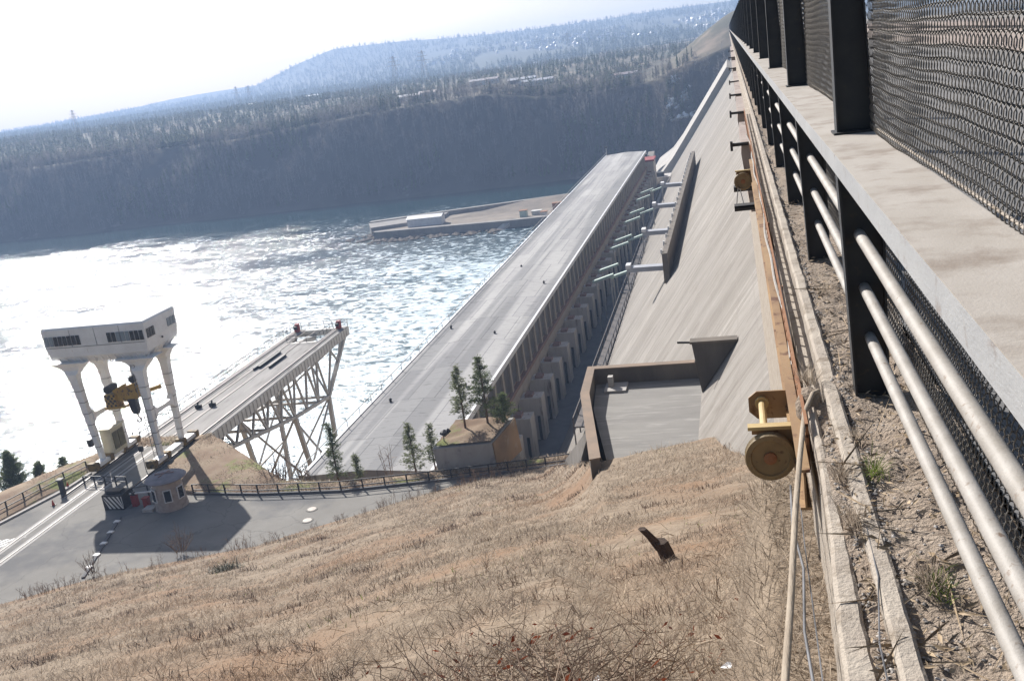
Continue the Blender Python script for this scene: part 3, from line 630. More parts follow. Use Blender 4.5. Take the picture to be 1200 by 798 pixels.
MB().box(-67.29,-67.22,88.3,89.1,-34.5,-32.6).build('door', M['olive'], cab); MB().box(-67.29,-67.22,89.25,90.25,-34.5,-32.6).build('door', M['olive'], cab)
MB().box(-68.75,-67.15,87.95,90.55,-32.2,-32.05).build('roof', M['cream'], cab)
MB().box(-69.15,-68.75,86.5,87.0,-33.4,-32.6).build('floodlight', M['black'], crane)
# lifting gear under the crane
t = thing('lifting_gear', 'yellow lifting beam with a striped counterweight and hook, hanging inside the crane', 'lifting gear', (-64.6, 89, -28.5))
MB().prism([(-66.1,88.6,-29.1),(-64.2,88.6,-29.3),(-62.6,88.6,-28.7),(-62.6,88.6,-27.3),(-63.4,88.6,-27.25),(-66.1,88.6,-28.1)], (0,.9,0)).build('beam', M['crane_yellow'], t)
MB().bar((-65.9,88.5,-28.0),(-64.3,88.5,-27.35),.3,.3).build('drive_arm', M['crane_yellow'], t)
st = MB().box(-67.1,-65.8,88.3,89.6,-29.7,-28.3).build('counterweight', M['crane_yellow'], t)
for k in range(5):
    for j in range(5):
        if (j+k) % 2 == 0: MB().box(-67.08+k*.26,-66.84+k*.26,88.292,88.3,-29.66+j*.27,-29.42+j*.27).build('stripe', M['black'], st)
MB().box(-67.4,-65.0,88.4,89.7,-29.95,-29.7).build('base_frame', M['crane_yellow'], t)
MB().tube([(-66.5,88.2,-27.75),(-66.5,89.6,-27.75)], .42, 12).build('drum', M['black'], t)
MB().tube([(-63.2,88.2,-26.75),(-63.2,89.4,-26.75)], .42, 12).build('pulley', M['black'], t)
MB().bar((-63.2,88.9,-26.4),(-63.2,88.9,-24.5),.06).bar((-63.4,88.7,-26.4),(-63.4,88.7,-24.5),.06).build('rope', M['black'], t)
MB().loft([rectring(-64.0,88.8,-30.7,.5,.5), rectring(-64.0,88.8,-30.3,.8,.6), rectring(-64.1,88.8,-29.0,.9,.6)]).build('hook_block', M['black'], t)
hk = [(-63.95,88.8,-30.7),(-63.93,88.8,-31.1)] + [(-63.93+.28*math.sin(a), 88.8, -31.38+.28*math.cos(a)) for a in np.linspace(0, 4.4, 10)]
MB().tube(hk, .085, 6).build('hook', M['black'], t)
MB().bar((-62.6,89,-28.4),(-60.6,89,-27.9),.35,.4).build('side_arm', M['crane_yellow'], t)

# ------------------------------------------------------------------ trestle pier
t = pier = thing('trestle_pier', 'steel trestle pier with a long deck reaching out over the river', 'pier', (-64.7, 115, ROAD))
zD = ROAD-.02
MB().box(-67.2,-62.1,92.4,131.5,zD-.35,zD).build('deck', M['deck'], pier)
for x in (-61.15,-68.05): MB().box(x-.95,x+.95,92.4,139.2,zD-.3,zD+.004).build('side_deck', M['deck'], pier)
for x0, x1 in ((-60.4,-60.15),(-69.25,-69.0)):
    gd = MB().box(x0,x1,92.6,139.3,zD-1.35,zD-.05).build('girder', M['girder'], pier)
    for k in range(46): MB().box(x1 if x1 > -65 else x0-.08, (x1 if x1 > -65 else x0-.08)+.08, 93+k*1.0, 93.14+k*1.0, zD-1.3, zD-.1).build('stiffener', M['dark_red'] if False else M['truss'], gd)
MB().box(-68.9,-60.4,138.3,139.3,zD-.9,zD-.02).build('end_beam', M['girder'], pier)
MB().box(-67.1,-62.2,131.5,131.9,zD-1.1,zD-.01).build('cross_beam', M['girder'], pier)
MB().bar((-66.8,131.9,zD-.6),(-65.6,138.3,zD-1.2),.5,.7).build('cross_beam', M['girder'], pier)
for X in (-60.6, -68.9):
    top = lambda y: Vector((X, y, zD-1.25)); bot = lambda y: Vector((X, y, np.interp(y, [97,117,128.6], [-39.0,-42.4,-43.7])))
    ys = [97,101,105,109,113,117,121,125,128.6]
    mb = MB()
    for a, b in zip(ys[:-1], ys[1:]): mb.bar(bot(a), bot(b), .42, .42)
    mb.build('bottom_chord', M['truss'], pier)
    for i, (a, b) in enumerate(zip(ys[:-1], ys[1:])):
        m_ = (a+b)/2
        MB().bar(bot(a), top(m_), .26).build('brace', M['truss'], pier); MB().bar(top(m_), bot(b), .26).build('brace', M['truss'], pier)
    for y in ys[3::2]: MB().bar(bot(y), top(y), .24).build('post', M['truss'], pier)
    MB().bar((X,138.6,zD-.9),(X,128.6,-43.7),.5).build('raking_leg', M['truss'], pier)
    MB().bar((X,128.6,-43.7),(X,127.2,-67.5),.55).build('leg', M['truss'], pier)
    MB().bar((X,117,-42.4),(X,122.5,-67.5),.55).build('leg', M['truss'], pier)
    MB().bar((X,134,-39.8),(X,131.6,zD-1.3),.26).build('brace', M['truss'], pier); MB().bar((X,128.6,-43.6),(X,132.4,zD-1.3),.26).build('brace', M['truss'], pier)
    MB().bar((X,134.2,-39.9),(X,136.3,zD-1.2),.24).build('brace', M['truss'], pier)
    MB().bar((X,128,-50),(X,119,-50.5),.26).build('brace', M['truss'], pier); MB().bar((X,128.2,-44.5),(X,119.2,-50.5),.22).build('brace', M['truss'], pier)
    MB().bar((X,127.5,-58),(X,119.5,-51),.22).build('brace', M['truss'], pier)
for y, z in ((101,-39.6),(109,-41),(117,-42.4),(125,-43.2),(128.6,-43.7)):
    MB().bar((-68.9,y,z),(-60.6,y,z),.3).build('cross_tie', M['truss'], pier)
for (y, z, y2, z2) in ((128.6,-43.7,127.8,-56),(117,-42.4,119.7,-54),(128.6,-43.7,138.4,-37.2)):
    MB().bar((-68.9,y,z),(-60.6,y2,z2),.24).build('cross_brace', M['truss'], pier); MB().bar((-60.6,y,z),(-68.9,y2,z2),.24).build('cross_brace', M['truss'], pier)
for y, z in ((127.4,-56),(120.3,-54)): MB().bar((-68.9,y,z),(-60.6,y,z),.28).build('cross_tie', M['truss'], pier)
MB().box(-69.3,-60.1,91.6,93.0,-47,-36.45).build('abutment', M['island_concrete'], pier)
def handrail(x, y0, y1, lab, along='y', h=1.1):
    t = thing('pier_handrail', lab, 'handrail', (x if along == 'y' else (y0+y1)/2, y0 if along == 'y' else x, zD))
    P = (lambda y, z: (x, y, zD+z)) if along == 'y' else (lambda y, z: (y, x, zD+z))
    for z in (h, h*.55): MB().tube([P(y0,z), P(y1,z)], .045, 5).build('rail', M['dark_steel'], t)
    n = int(abs(y1-y0)/1.25)
    for k in range(n+1): MB().tube([P(y0+(y1-y0)*k/n,0), P(y0+(y1-y0)*k/n,h)], .045, 4).build('post', M['dark_steel'], t)
handrail(-69.2, 93, 139.2, 'pale handrail along the river side of the pier'); handrail(139.2, -69.2, -60.2, 'handrail across the far end of the pier', 'x')
handrail(131.7, -67.0, -62.3, 'short handrail in front of the opening in the pier deck', 'x'); handrail(-62.2, 131.8, 138.3, 'handrail beside the opening in the pier deck')
for x, lab in ((-68.05,'red buffer stop at the end of the river-side crane rail'), (-61.15,'red buffer stop at the end of the crane rail nearest the powerhouse')):
    t = thing('buffer_stop', lab, 'buffer', (x, 138, ROAD))
    MB().prism([(x-.3,137.4,ROAD+.05),(x-.3,138.4,ROAD+.05),(x-.3,138.4,ROAD+1.25),(x-.3,137.8,ROAD+1.25)], (.6,0,0)).build('frame', M['red'], t)
    MB().box(x-.22,x+.22,137.15,137.6,ROAD+.6,ROAD+1.0).build('pad', M['black'], t)
for k, (x, y, L_, lab) in enumerate(((-66.3,119,8,'longest dark girder lying on the pier deck, on its river side'), (-65.85,119.8,7,'dark girder lying close beside the longest one on the pier deck'), (-64.2,119.5,5.5,'single dark girder lying in the middle of the pier deck'))):
    tag(MB().box(x-.16,x+.16,y,y+L_,zD+.005,zD+.06).box(x-.05,x+.05,y,y+L_,zD+.06,zD+.3).box(x-.16,x+.16,y,y+L_,zD+.3,zD+.36).build('steel_girder', M['black']), lab, 'girder')
for x, y, lab in ((-66.7,104.6,'left dark track clamp where the rails end on the pier deck'), (-65.0,105.0,'right dark track clamp where the rails end on the pier deck')):
    t = thing('track_clamp', lab, 'track stop', (x, y, zD)); MB().box(x-.45,x+.45,y-.1,y+.1,zD+.05,zD+.5).build('cross_piece', M['black'], t); MB().bar((x,y-.5,zD+.1),(x,y+.1,zD+.75),.16).build('strut', M['black'], t)

# ------------------------------------------------------------------ powerhouse
t = ph_ = thing('powerhouse', 'very long concrete powerhouse with a flat grey roof at the foot of the dam', 'powerhouse', (-38.6, 220, -52))
XE, XW, Y0, Y1, ZR = -31.8, -45.5, 87.0, 362.0, -38.0
MB().add([(XW,Y0,ZR),(XE,Y0,ZR),(XE,Y1,ZR),(XW,Y1,ZR),(XW+6.9,Y0,ZR+.42),(XW+6.9,Y1,ZR+.42),(XW,Y0,ZR-.5),(XE,Y0,ZR-.5),(XE,Y1,ZR-.5),(XW,Y1,ZR-.5)],
         [(0,4,5,3),(4,1,2,5),(0,6,7,1,4),(3,5,2,8,9),(6,9,8,7)]).build('roof', M['roof'], ph_)
MB().box(XE,XE+.35,Y0,Y1,ZR-.6,ZR+.1).build('eave', M['trim_white'], ph_); MB().box(XW-.35,XW,Y0,Y1,ZR-.6,ZR+.12).build('eave', M['trim_white'], ph_)
MB().box(XW+.3,XE-.5,Y0+.3,Y1-.3,WATER-1,ZR-.5).build('wall', M['facade'], ph_)
hr = MB().tube([(XW-.1,Y0,ZR+1.0),(XW-.1,Y1,ZR+1.0)], .05, 5); hr.build('roof_rail', M['truss'], ph_)
mb = MB()
for k in range(68): mb.bar((XW-.1,Y0+1+k*4.06,ZR),(XW-.1,Y0+1+k*4.06,ZR+1),.06)
mb.build('rail_post', M['truss'], ph_)
for k in range(60):
    y = Y0+1.2+k*4.55; MB().box(XE-.5,XE-.06,y,y+.85,-43.4,ZR-.62).build('pilaster', M['facade'], ph_)
    wf = MB().box(XE-.5,XE-.30,y+1.0,y+4.4,-43.0,ZR-1.0).build('window', M['facade_glass'], ph_)
MB().box(XE-.5,XE+.15,Y0,Y1,-43.95,-43.42).build('sill_beam', M['dark_red'], ph_)
MB().box(XE-.5,XE-.1,Y0,Y1,-45.9,-43.96).build('lower_wall', M['facade'], ph_)
for k in range(35):
    y = 88 + k*8.0
    p = MB().box(XE-.4,-28.9,y,y+2.7,-52.5,-45.6).build('intake_pier', M['pier_concrete'], ph_)
    MB().box(-31.3,-30.2,y+.5,y+2.0,-45.6,-45.2).build('equipment', M['dark_red'], p)
    MB().box(XE-.4,-29.6,y+2.7,y+5.4,-52.5,-48.6).build('pump_block', M['pier_concrete'], p)
    MB().box(-29.7,-29.3,y-.10,y-.02,-51.8,-48.2).build('cable_tray', M['black'], p)
MB().box(-34.7,-29.3,361.5,372,-60,-41.8).build('end_tower', M['pier_concrete'], ph_); MB().box(-35.0,-29.0,361.2,372.3,-41.8,-41.2).build('tower_roof', M['red'], ph_)
for k, (x, y) in enumerate([(-34.5,112),(-43,108),(-36,135),(-41,180),(-34,165),(-44,140)]): MB().lathe([(.16,0),(.16,.4),(.25,.45),(.05,.6)], (x,y,ZR+.05), 10).build('roof_vent', M['black'], ph_)
t = thing('mast', 'small dark mast at the far river-side corner of the powerhouse roof', 'mast', (XW, 361, ZR))
MB().tube([(XW,361,ZR),(XW,361,ZR+3)], .12, 6).build('pole', M['truss'], t); MB().box(XW-.5,XW+.5,360.7,361.3,ZR+2.7,ZR+3.3).build('lamp_box', M['black'], t)
MB().box(-31,10,60,420,-53.5,-51.8).build('service_yard', M['alley'])['kind'] = 'structure'

# ------------------------------------------------------------------ dam
t = dam = thing('concrete_dam', 'huge sloping concrete dam face falling from the crest to the powerhouse', 'dam', (0, 260, -30))
FX = lambda z: .7254*z + 11.27
MB().prism([(.9,4,-14.3),(FX(-60),4,-60),(30,4,-60),(30,4,-2.35),(.9,4,-2.35)], (0,516,0)).build('face', M['dam'], dam)
# training wall rising up the face at the far end and a second one beyond it
for Yw, h, wd in ((390, 2.3, 92),):
    nx, nz_ = -1/1.2354, .7254/1.2354
    MB().prism([(FX(-15),Yw,-15),(FX(-58),Yw,-58),(FX(-58)+nx*h*2.6,Yw,-58+nz_*h*2.6),(FX(-52)+nx*h*1.3,Yw,-52+nz_*h*1.3),(FX(-46)+nx*h,Yw,-46+nz_*h),(FX(-15)+nx*h,Yw,-15+nz_*h)], (0,wd,0)).build('spillway_block', M['spillway'], dam)
# wall along the face
MB().prism([(-8.9,118,-28.2),(-9.6,118,-28.4),(-9.6,118,-24.7),(-8.95,118,-24.7)], (0,106,0)).build('ledge_wall', M['parapet_dark'], dam)
for k in range(21): MB().box(-9.8,-9.6,119+k*5,119.3+k*5,-25.0,-24.4).build('ledge_bracket', M['trim_white'], dam)
# apron, its parapet and the triangular buttress
MB().prism([(-9.3,57,-24),(2,57,-24),(2,42,-24),(-7.2,44.6,-24),(-8.9,52.4,-24)], (0,0,24-19.55)).build('apron', M['apron'], dam)
MB().prism([(-9.72,57.15,-26),(FX(-19),57.15,-26),(FX(-19),56.7,-26),(-9.3,56.7,-26),(-9.05,52.4,-26),(-7.3,43.2,-26),(-7.75,43.0,-26),(-9.5,52.4,-26)], (0,0,7.4)).build('apron_parapet', M['parapet_dark'], dam)
MB().prism([(-9.76,57.2,-18.6),(-3.3,57.2,-18.6),(-3.3,56.66,-18.6),(-9.27,56.66,-18.6),(-9.02,52.4,-18.6),(-7.27,43.2,-18.6),(-7.79,43.0,-18.6),(-9.54,52.4,-18.6)], (0,0,.07)).build('coping', M['parapet_rusty'], dam)
MB().prism([(-3.2,53.73,-16.5),(-.75,53.73,-16.5),(-2.85,53.73,-19.4)], (0,.6,0)).build('buttress', M['buttress'], dam)
MB().box(-3.3,-.7,53.65,54.4,-16.49,-16.36).build('buttress_coping', M['parapet_dark'], dam); MB().bar((-4.0,53.9,-16.4),(-3.2,53.9,-16.45),.1).build('buttress_bar', M['black'], dam)
MB().box(-8.6,-7.3,55.0,56.5,-19.54,-19.42).build('hatch', M['rail_slab'], dam); MB().box(-8.4,-8.1,55.7,56.1,-19.42,-18.8).build('hatch_post', M['rail_slab'], dam)
MB().prism([(-9.75,57.5,-22.5),(-11.2,64,-25),(-17.6,84,-36.3),(-17.8,84,-41),(-14.4,82,-41),(-14.2,82,-35.2)], (1.2,.4,0)).build('side_slope', M['dam'], dam)
# catwalk along the toe
cw = thing('toe_catwalk', 'dark steel catwalk with frames running along the toe of the dam', 'catwalk', (-22, 250, -47))
p0, p1 = Vector((-19.6,105,-41.2)), Vector((-27.6,405,-53))
MB().bar(p0, p1, 1.3, .18).build('walkway', M['rail_steel'], cw)
for k in range(70):
    p = p0.lerp(p1, k/69); MB().bar(p+Vector((-.7,0,-2.2)), p+Vector((-.7,0,1.15)), .14).bar(p+Vector((-.7,0,.0)), p+Vector((.9,0,.0)), .14).bar(p+Vector((.6,0,-1)), p+Vector((.6,0,1.15)), .1).build('frame', M['rail_steel'], cw)
MB().bar(p0+Vector((-.7,0,1.15)), p1+Vector((-.7,0,1.15)), .1).build('handrail', M['rail_steel'], cw); MB().bar(p0+Vector((.6,0,1.15)), p1+Vector((.6,0,1.15)), .1).build('handrail', M['rail_steel'], cw)
# ducts and busbars
for (Yd, z, xl, lab) in ((124.7,-27.8,-14.67,'grey cable duct nearest the camera above the lower dam face'), (144.55,-27.0,-14.2,'second grey cable duct from the camera above the lower dam face'), (169,-27.2,-14.4,'third grey cable duct from the camera above the lower dam face'), (186.6,-26.35,-14.0,'farthest grey cable duct above the lower dam face')):
    t = thing('cable_duct', lab, 'cable duct', (-12, Yd, z))
    MB().prism([(-9.6,Yd-.75,z-.3),(-9.6,Yd+.75,z-.3),(-9.6,Yd+.75,z+.3),(-9.6,Yd-.75,z+.3)], (xl+9.6,0,.1)).build('duct', M['duct_grey'], t)
    MB().box(xl-.1,xl+.5,Yd-.85,Yd+.85,z+.3,z+.75).build('end_cap', M['trim_white'], t)
gb = [(190.1,0),(181.3,0),(183.5,1),(219.3,0),(218.7,1),(211.1,0),(254.3,0),(252.9,1),(241.9,0),(287.9,0),(289.5,1),(275.6,0)]
proto = None
for i, (Yg, inn) in enumerate(gb):
    if proto is None:
        t = proto = thing('busbar_bridge', 'x', 'busbar', (-26, 0, -41.6), 'pale green busbar bridges behind the powerhouse')
        MB().bar((-28,0,-42.15),(-24,0,-41.05),.95,.42).build('trough', M['pale_green'], t)
        for x, z in ((-27.4,-42.1),(-24.6,-41.3)): MB().bar((x,0,-52),(x,0,z),.22).build('leg', M['truss'], t)
    else: t = copy_tree(proto)
    t.location = (-26 + 3*inn, Yg, -41.6 + .02*inn)
    n = i//3; pos = ('outer far', 'outer near', 'dam-side')[0 if i%3==0 else (1 if (i%3==1)==(i<3) else 2)]
    t['label'] = 'pale green sloping busbar bridge in the %s group from the camera, %s one' % (('nearest','second','third','farthest')[n], ('far outer','near outer','dam-side')[2 if inn else (1 if Yg in (181.3,211.1,241.9,275.6) else 0)])
# spillway apron pieces beyond the powerhouse
t = thing('spillway_slab', 'tilted beige concrete slab with dark teeth beside the spillway', 'slab', (-33, 400, -52))
MB().prism([(-36,380,-51),(-33.5,380,-51),(-33.5,425,-45),(-36,425,-45)], (0,0,-3)).build('slab', M['dam'], t)
for k in range(5): MB().box(-36.6,-36,384+k*8,387+k*8,-50.5+k*.95,-48.8+k*.95).build('tooth', M['black'], t)
MB().box(-31.5,-24,374,384,-60,-49.5).build('pump_house', M['pier_concrete']); tag(bpy.data.objects['pump_house'], 'low concrete block with dark machinery between powerhouse and dam', 'building')
MB().box(-31,-27,376,379,-49.5,-48).build('machinery', M['black'], bpy.data.objects['pump_house'])

# crest: verge, kerbs, road, far parapet
zc = -2.0
NY = 420; xs = np.concatenate([np.linspace(.30,.95,40)]); ysl = np.concatenate([np.linspace(1.2,8,210), np.linspace(8.1,30,140), np.linspace(31,520,NY-350)])
V = [];
for y in ysl:
    for x in xs:
        if y > 5.3: x = .41 + (x-.30)*.54/.65
        f = 1 if y < 30 else .3
        V.append((x, y, zc - .02 + f*(.05*n2(x*3,y*1.2,1.3) + .028*n2(x,y,7) + .016*n2(x,y,19)) + .05*max(0,(x-.6))/.35))
idx = np.arange(len(V)).reshape(len(ysl), len(xs)); F = np.stack([idx[:-1,:-1], idx[:-1,1:], idx[1:,1:], idx[1:,:-1]], -1).reshape(-1,4)
np_mesh('verge', V, F, M['dirt'], smooth=True)['kind'] = 'structure'
def rough_kerb(name, label, x0, x1, z0, z1, y0, y1, n, x0n=None):
    rings = []
    for y in np.concatenate([np.linspace(y0, min(14, y1), n)] + ([np.linspace(14.5, y1, 60)] if y1 > 15 else [])):
        xa = x0 if x0n is None else x0n + (x0-x0n)*min(1, max(0, (y-2.6)/1.8))
        prof = [(xa,z0),(xa,z1-.004),(xa+.014,z1+.01),(x1-.014,z1+.01),(x1,z1-.004),(x1,z0)]
        j = .007*n2(y*1.3,x0*9,1.7); chip = max(0, n2(y*1.9, x0*30, 1.0)-.32)
        rings.append([(a + j + .004*n2(y*9,a*40+b*20,1) + (chip*.07 if k_ in (1,2) else 0), y, b + ((.007*n2(y*4,a*30,1.0) - (chip*.10 if k_ in (1,2) else 0)) if b > z0 else 0)) for k_, (a, b) in enumerate(prof)])
    o = MB().loft(rings).build(name, M['kerb']); return tag(o, label, 'kerb')
rough_kerb('crest_kerb', 'weathered inner concrete kerb running under the railing posts', .375, .455, -2.35, -1.985, 1.2, 520, 190)
rough_kerb('crest_kerb', 'cracked outer concrete kerb at the edge of the drop', .272, .318, -5.0, -2.02, 1.2, 5.25, 150, .205)
MB().box(.40,.9,1.2,520,-3.2,-2.2).build('crest_slab', M['console'], dam)
MB().add([(.95,-5,-1.95),(9,-5,-1.95),(9,540,-1.95),(.95,540,-1.95)], [(0,1,2,3)]).build('crest_road', M['crest_asphalt'])['kind'] = 'structure'
tag(MB().box(9,9.5,-5,540,-2,-1.15).box(8.9,9.6,-5,540,-1.15,-1.0).build('crest_parapet', M['console']), 'pale concrete parapet on the far side of the crest road, seen through the mesh', 'parapet')
# pebbles, litter, tufts on the verge
ico = [(0,0,1),(.9,0,.3),(.28,.85,.3),(-.72,.53,.3),(-.72,-.53,.3),(.28,-.85,.3),(0,0,-.6)]
icf = [(0,1,2),(0,2,3),(0,3,4),(0,4,5),(0,5,1),(6,2,1),(6,3,2),(6,4,3),(6,5,4),(6,1,5)]
mb = MB()
for i in range(2600):
    y = 1.8*(22/1.8)**random.random(); x = random.choice((random.gauss(.47,.025), random.uniform(.46,.92), random.uniform(.32,.37) if y < 5.2 else random.gauss(.475,.02))); s_ = random.uniform(.003,.011)*(1+.05*y)
    a = random.uniform(0,6.28); ca, sa = math.cos(a), math.sin(a); zz = zc -.02 + .05*n2(x*3,y*1.2,1.3) + .028*n2(x,y,7) + .05*max(0,(x-.6))/.35
    e1, e2_, e3 = random.uniform(.7,1.4), random.uniform(.7,1.2), random.uniform(.5,.9)
    mb.add([(x+s_*(p[0]*e1*ca-p[1]*e2_*sa), y+s_*(p[0]*e1*sa+p[1]*e2_*ca), zz+s_*p[2]*e3) for p in ico], icf)
tag(mb.build('gravel', M['pebble']), 'loose gravel and pebbles on the dirt verge under the railing', 'gravel', kind='stuff')
mb = MB()
for i in range(1700):
    y = 1.9*(12/1.9)**random.random(); x = random.uniform(.31 if y < 5.2 else .46,.9); zz = zc + .012 + .05*n2(x*3,y*1.2,1.3)
    a = random.uniform(0,6.28); L_ = random.uniform(.008,.035) if random.random() < .93 else random.uniform(.08,.22); w_ = random.uniform(.003,.008) if L_ < .06 else .003
    d = Vector((math.cos(a), math.sin(a), random.gauss(0,.25))); s_ = Vector((-math.sin(a), math.cos(a), random.gauss(0,.5)))
    c = Vector((x,y,zz)); mb.add([c-d*L_, c-s_*w_, c+d*L_, c+s_*w_+Vector((0,0,.004))], [(0,1,2,3)])
tag(mb.build('dry_litter', M['litter']), 'dry leaf litter and stalks scattered on the dirt verge', 'litter', kind='stuff')
def tuft(name, label, x, y, n, L_, m, lean=.7, sp=.03, w_=.0035, z=None):
    P = np.array([(x+random.gauss(0,sp*.6), y+random.gauss(0,sp*1.6), (z if z is not None else zc+.0)) for _ in range(n)])
    V, f1, f2, f3 = blades(P, L_, w_, lean); return tag(np_mesh(name, V, np.concatenate([f1,f2,f3]), m), label, 'grass tuft')
for x, y, n, L_, g, lab in ((.50,4.35,90,.10,1,'green grass tuft on the verge just in front of the nearest railing post'), (.46,4.75,70,.10,0,'dry straw tuft on the verge close to the foot of the nearest post'), (.58,3.35,70,.09,1,'green grass tuft under the pipes nearest the bottom corner'), (.56,3.4,130,.12,0,'dry straw tuft mixed with the lowest green one under the pipes'),
                       (.345,4.3,110,.11,0,'dry tuft growing in the gap between the kerbs near the broken stretch'), (.35,3.85,130,.12,0,'dry tuft growing in the kerb gap, nearest the bottom of the picture'), (.30,5.6,130,.16,0,'bushy dry tuft on the kerb where the pole leans'), (.55,7.6,60,.14,0,'dry tuft at the foot of the second railing post')):
    tuft('grass_tuft', lab, x, y, n, L_, M['green_grass'] if g else M['grass'])
o = MB(); rings = []
for k, (f, r_) in enumerate(((0,.02),(.2,.085),(.45,.11),(.7,.09),(1,.02))):
    rings.append([(.29+ (r_+.02*n2(k*3+j,j*5,.9))*math.cos(j*.7)*.7, 5.2+.32*f+ .03*math.sin(j), -2.05+(r_+.02*n2(j*7,k*3,.9))*math.sin(j*.7)*1.0) for j in range(9)])
tag(o.loft(rings).build('earth_clod', M['dirt'], smooth=True), 'lump of earth and roots on the outer kerb beside the leaning pole', 'earth')

# ------------------------------------------------------------------ crest railing
t = thing('railing_beam', 'long pale steel beam between the upper and lower railing, running to the far bank', 'railing', (.65, 5, -.7))
MB().prism([(.49,.4,-.80),(.50,.4,-.80),(.50,.4,-.715),(.80,.4,-.715),(.80,.4,-.703),(.49,.4,-.703)], (0,505,0)).build('channel', M['beam_steel'], t)
MB().box(.493,.80,.4,505,-.7025,-.6985).build('dusty_top', M['beam_top'], t)
Yl = [5.4] + [8.75 + 3.07*k for k in range(150)]
p = thing('lower_post', 'dark steel lower railing post nearest the camera', 'railing post', (.55, 5.4, zc), 'lower railing posts under the beam')
MB().prism([(.548,5.4,zc-.05),(.70,5.4,zc-.05),(.70,5.4,-.72),(.503,5.4,-.72)], (0,.018,0)).build('web_plate', M['dark_steel'], p)
MB().prism([(.536,5.35,zc-.05),(.548,5.35,zc-.05),(.503,5.35,-.803),(.491,5.35,-.803)], (0,.12,0)).build('flange', M['dark_steel'], p)
MB().box(.70,.712,5.35,5.47,zc-.05,-.72).build('flange', M['dark_steel'], p)
for k, y in enumerate(Yl[1:]):
    c = copy_tree(p); c.location = (.55, y, zc)
    c['label'] = ('second dark lower railing post from the camera' if k == 0 else 'third dark lower railing post from the camera' if k == 1 else 'dark lower railing post farther along the crest')
p = thing('upper_post', 'dark tapered upper fence post nearest the camera', 'fence post', (.7, 6.4, -.7), 'upper fence posts on the beam')
MB().prism([(.60,6.4,-.695),(.80,6.4,-.695),(.71,6.4,1.2),(.59,6.4,1.2)], (0,.02,0)).build('web_plate', M['dark_steel'], p)
MB().prism([(.590,6.34,-.695),(.60,6.34,-.695),(.59,6.34,1.2),(.58,6.34,1.2)], (0,.14,0)).build('flange', M['dark_steel'], p)
MB().prism([(.80,6.34,-.695),(.81,6.34,-.695),(.72,6.34,1.2),(.71,6.34,1.2)], (0,.14,0)).build('flange', M['dark_steel'], p)
MB().box(.57,.83,6.3,6.5,-.699,-.686).build('base_plate', M['dark_steel'], p)
for k in range(94):
    c = copy_tree(p); c.location = (.7, 6.4+5.15*(k+1), -.7); c['label'] = 'second dark upper fence post from the camera' if k == 0 else 'third dark upper fence post from the camera' if k == 1 else 'dark upper fence post farther along the crest'
for z, x, lab in ((-1.12,.59,'top one of the three pale horizontal railing pipes'), (-1.41,.605,'middle one of the three pale horizontal railing pipes'), (-1.686,.625,'lowest of the three pale horizontal railing pipes')):
    tag(MB().tube([(x,.6,z)] + [(x, y, z) for y in np.linspace(1.2,505,40)], .029, 14).build('railing_pipe', M['pipe_paint'], smooth=True), lab, 'railing pipe')
def chain(name, y0, y1, z0, z1, x, p=.056, seg=8, r=.0026, parent=None):
    rp = .051; rows_ = int(round((z1-z0)/rp)); nt_ = int((y1-y0)/p); tt = np.arange(nt_*seg+1)/seg; V = []; F = []; ns = 3; off = 0
    for j in range(rows_):
        ph_0 = .5*(j % 2); sag = .006*np.sin(tt*.13 + j*.12) + .0025*np.sin(tt*.53+j)
        y = y0 + tt*p + .006*np.sin(tt*.11+j*.5); z = z0 + (j+.5)*rp + .030*np.sin(2*np.pi*(tt+ph_0)) + sag; xx = x + .015*np.cos(2*np.pi*(tt+ph_0)) + .008*np.sin(y*1.7+z*2)
        C = np.stack([xx,y,z],1)
        T = np.gradient(C, axis=0); T /= np.linalg.norm(T,axis=1)[:,None]; A = np.cross(T, [1.,0,0]); A /= np.linalg.norm(A,axis=1)[:,None]+1e-9; B = np.cross(T, A)
        ring = np.stack([C + r*(A*math.cos(a)+B*math.sin(a)) for a in (0,2.094,4.189)],1).reshape(-1,3); V.append(ring)
        i = np.arange(len(tt)-1)*3 + off
        for k in range(3): k2 = (k+1)%3; F.append(np.stack([i+k,i+k2,i+3+k2,i+3+k],1))
        off += len(ring)
    return np_mesh(name, np.concatenate(V), np.concatenate(F), M['wire'], parent, smooth=True)
def panel(label, loc, y0, y1, z0, z1, x, group, seg=8):
    t = thing('mesh_panel', label, 'wire mesh', loc, group)
    m_ = chain('wire_mesh', y0-loc[1], y1-loc[1], z0-loc[2], z1-loc[2], x-loc[0], seg=seg, parent=t)
    MB().tube([(x,y0,z0+.02),(x,y1,z0+.02)], .006, 6).build('bottom_bar', M['kerb'], t)
    return t
g = 'upper chain-link panels on the beam'
panel('nearest chain-link panel above the beam, filling the top right corner', (.79,6.3,-.69), .9, 6.35, -.685, 1.0, .79, g, 9)
q_ = panel('chain-link panel between the nearest and second upper posts', (.79,11.5,-.69), 6.45, 11.5, -.685, .9, .79, g, 6)
for k in range(18):
    c = copy_tree(q_); c.location = (.79, 11.5+5.15*(k+1), -.69); c['label'] = 'chain-link panel farther along above the beam'
g = 'lower chain-link panels behind the pipes'
panel('nearest chain-link panel below the beam, behind the three pipes', (.80,5.3,-1.95), 1.3, 5.35, -1.95, -.75, .80, g, 8)
q_ = panel('chain-link panel behind the second lower post', (.80,8.6,-1.95), 5.55, 8.7, -1.95, -.75, .80, g, 6)
for k in range(14):
    c = copy_tree(q_); c.location = (.80, 8.6+3.07*(k+1), -1.95); c['label'] = 'chain-link panel farther along below the beam'

